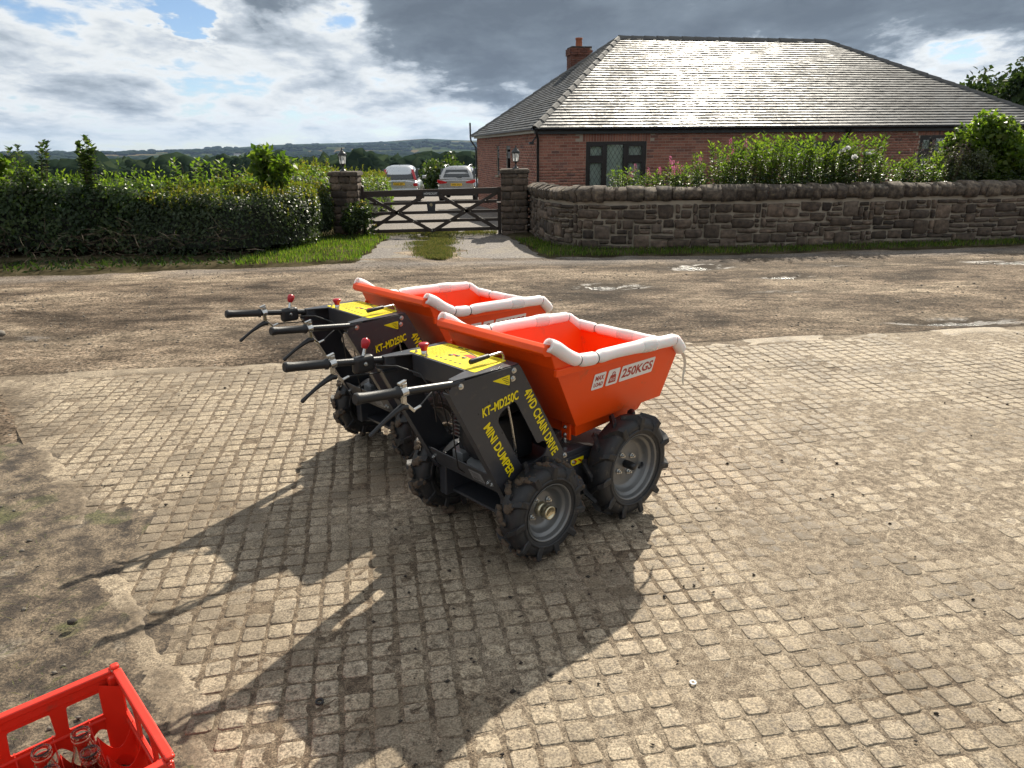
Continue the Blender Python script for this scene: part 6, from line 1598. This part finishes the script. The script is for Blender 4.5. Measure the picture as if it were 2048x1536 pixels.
x, y = wl(8.75, .6); stem_plant('rose_bush', 'rose bush with white blooms behind the wall', 'rose bush', x, y, .70, .80, .55, 34, .075, 'leaf_hedge', ('bloom', .30, .055), leaf_w=.36, dense=1.2)
x, y = wl(10.8, .8); stem_plant('seed_head_plant', 'thin plant with purple-brown seed heads', 'plant', x, y, .72, .88, .6, 46, .05, 'leaf_silver', ('seed', .9, .022), dense=.8)
x, y = wl(11.25, .7); bush('silver_shrub', 'grey-green fine-leaved shrub beside the large shrub', 'shrub', x, y, .75, .5, .4, .42, 3000, .045, 'leaf_silver')
x, y = wl(12.15, 1.1); bush('large_shrub', 'large bright green shrub at the right end of the wall', 'shrub', x, y, .65, 1.30, .8, .72, 11000, .10, 'leaf_bright', clump=60)
x, y = wl(14.2, 1.2); bush('large_shrub', 'part of a green shrub cut by the right picture edge', 'shrub', x, y, .6, 1.1, .8, .70, 5000, .10, 'leaf_bright', clump=40)
n = 2600; us = RNG.uniform(4.7, 13.6, n); px_ = np.array([wl(u_, o_) for u_, o_ in zip(us, RNG.uniform(.30, .75, n))])
tag(leaf_mesh('bed_undergrowth', P3(px_[:, 0], px_[:, 1], .80+.30*RNG.random(n)), rnd_dirs(n)+np.array([0, -.4, .1]), rnd_dirs(n)+np.array([0, -.4, .5]), .05+.05*RNG.random(n), .017, 'leaf_clipped'), 'dark leafy undergrowth of the flower bed along the wall top', 'undergrowth', kind='stuff')
soil = MB(); V = []
for k in range(61):
    u_ = 3.6+(WLEN-3.6)*k/60; a, e = wl(u_, .36), wl(u_, 2.2); V += [(a[0], a[1], .74), (e[0], e[1], .60)]
o = soil.add(V, [(2*k, 2*k+2, 2*k+3, 2*k+1) for k in range(60)], True).build('flower_bed_soil', 'clod', fix=False); tag(o, kind='structure')

# trees
bush('oak_tree', 'dark broad oak standing behind the bungalow at right', 'tree', 26.4, 40.5, -1.0, 3.7, 3.0, 3.3, 24000, .30, 'leaf_tree', trunk=3.0, clump=80, part='crown')
bush('hedgerow_tree', 'small round tree beyond the parked cars', 'tree', -5.1, 58, -1.9, 2.0, 1.8, 1.62, 5000, .20, 'leaf_hedge', trunk=1.2, clump=40, part='crown')
for k, (x, y, r_, lab) in enumerate([(-7.4, 50, 1.3, 'low bush behind the silver car'), (-3.4, 48, 1.2, 'low bush between the two parked cars'), (-2.0, 52, 1.5, 'rounded bush left of the bungalow corner'), (-9.8, 47, 1.4, 'bush at the end of the field hedge')]):
    bush('field_bush', lab, 'bush', x, y, float(zg(x, y))-.2, r_, r_, r_*.62, 1800, .14, 'leaf_hedge' if k % 2 else 'leaf_bright', 'bushes beyond the cars')

# grass
def grass(name, label, X, Y, Z, h, mat, lean=.35):
    n = len(X); A = rnd_dirs(n)*lean; A[:, 2] = 1; 
    return tag(leaf_mesh(name, P3(X, Y, Z), A, rnd_dirs(n), h*(.45+.8*RNG.random(n)), .0045+.003*RNG.random(n), mat, fold=.1), label, 'grass', kind='stuff')
n = 60000
xx = RNG.uniform(-5.0, 10.5, n); yy = RNG.uniform(11.0, 17.0, n); nz = fbm(P3(xx, yy), 1.6, 4, 12)
sdv = np.minimum((yy-edge(xx)+.22*nz)/.35, (np.maximum(drive_l(yy)-xx, xx-drive_r(yy))+.14*nz)/.25)
wally = np.interp(xx, wp[12:, 0], wp[12:, 1]); wallx = np.interp(yy, wp[::-1, 1][-60:], wp[::-1, 0][-60:])
left = (xx < drive_l(yy)+.1) & (xx > -4.4+.35*nz) & (yy < 16.2); right = (xx > drive_r(yy)-.1) & (yy < wally-.02) & ((xx > .75) | (xx < np.interp(yy, [12, 13.4, 14.05, 14.9, 16.35], [.8, .9, .72, .58, .42])))
ok = (sdv > .05) & (left | right); xx, yy, nz = xx[ok], yy[ok], nz[ok]
grass('verge_grass', 'bright green grass on the verges beside the gate and along the wall', xx, yy, zg(xx, yy)+.02+.02*nz, .095, 'grass')
n = 26000; yy = RNG.uniform(11.9, 17.6, n); cx = np.interp(yy, [11.9, 13, 16.6, 17.6], [-1.15, -1.35, -1.74, -1.8]); hw_ = np.interp(yy, [11.9, 12.6, 14, 17.6], [.12, .34, .46, .5])
xx = cx+RNG.normal(0, .42, n)*hw_; ok = fbm(P3(xx, yy), 2.2, 3, 15) > -.28; xx, yy = xx[ok], yy[ok]
grass('drive_grass', 'strip of yellowing grass along the middle of the drive', xx, yy, zg(xx, yy)+.004, .06, 'dry_grass')
n = 7000; xx = RNG.uniform(-3.1, -.3, n); yy = RNG.normal(17.0, .35, n); ok = fbm(P3(xx, yy), 1.8, 3, 18) > .0; xx, yy = xx[ok], yy[ok]
grass('gate_grass', 'thin dry grass growing under the gate', xx, yy, zg(xx, yy)+.004, .05, 'dry_grass')

# ================================================================== air
hz = MB().box((0, 3800, 60), (15000, 11000, 420)).build('haze', None); tag(hz, 'thin blue summer haze filling the valley air', 'haze', kind='stuff')
nt, bs, out = base('haze'); nt.n.remove(bs)
vol = nt.node('ShaderNodeVolumePrincipled'); vol.inputs['Color'].default_value = (.40, .56, .86, 1); vol.inputs['Density'].default_value = .00004; vol.inputs['Anisotropy'].default_value = .3
nt.l.new(vol.outputs[0], out.inputs['Volume']); hz.data.materials.append(M['haze'])
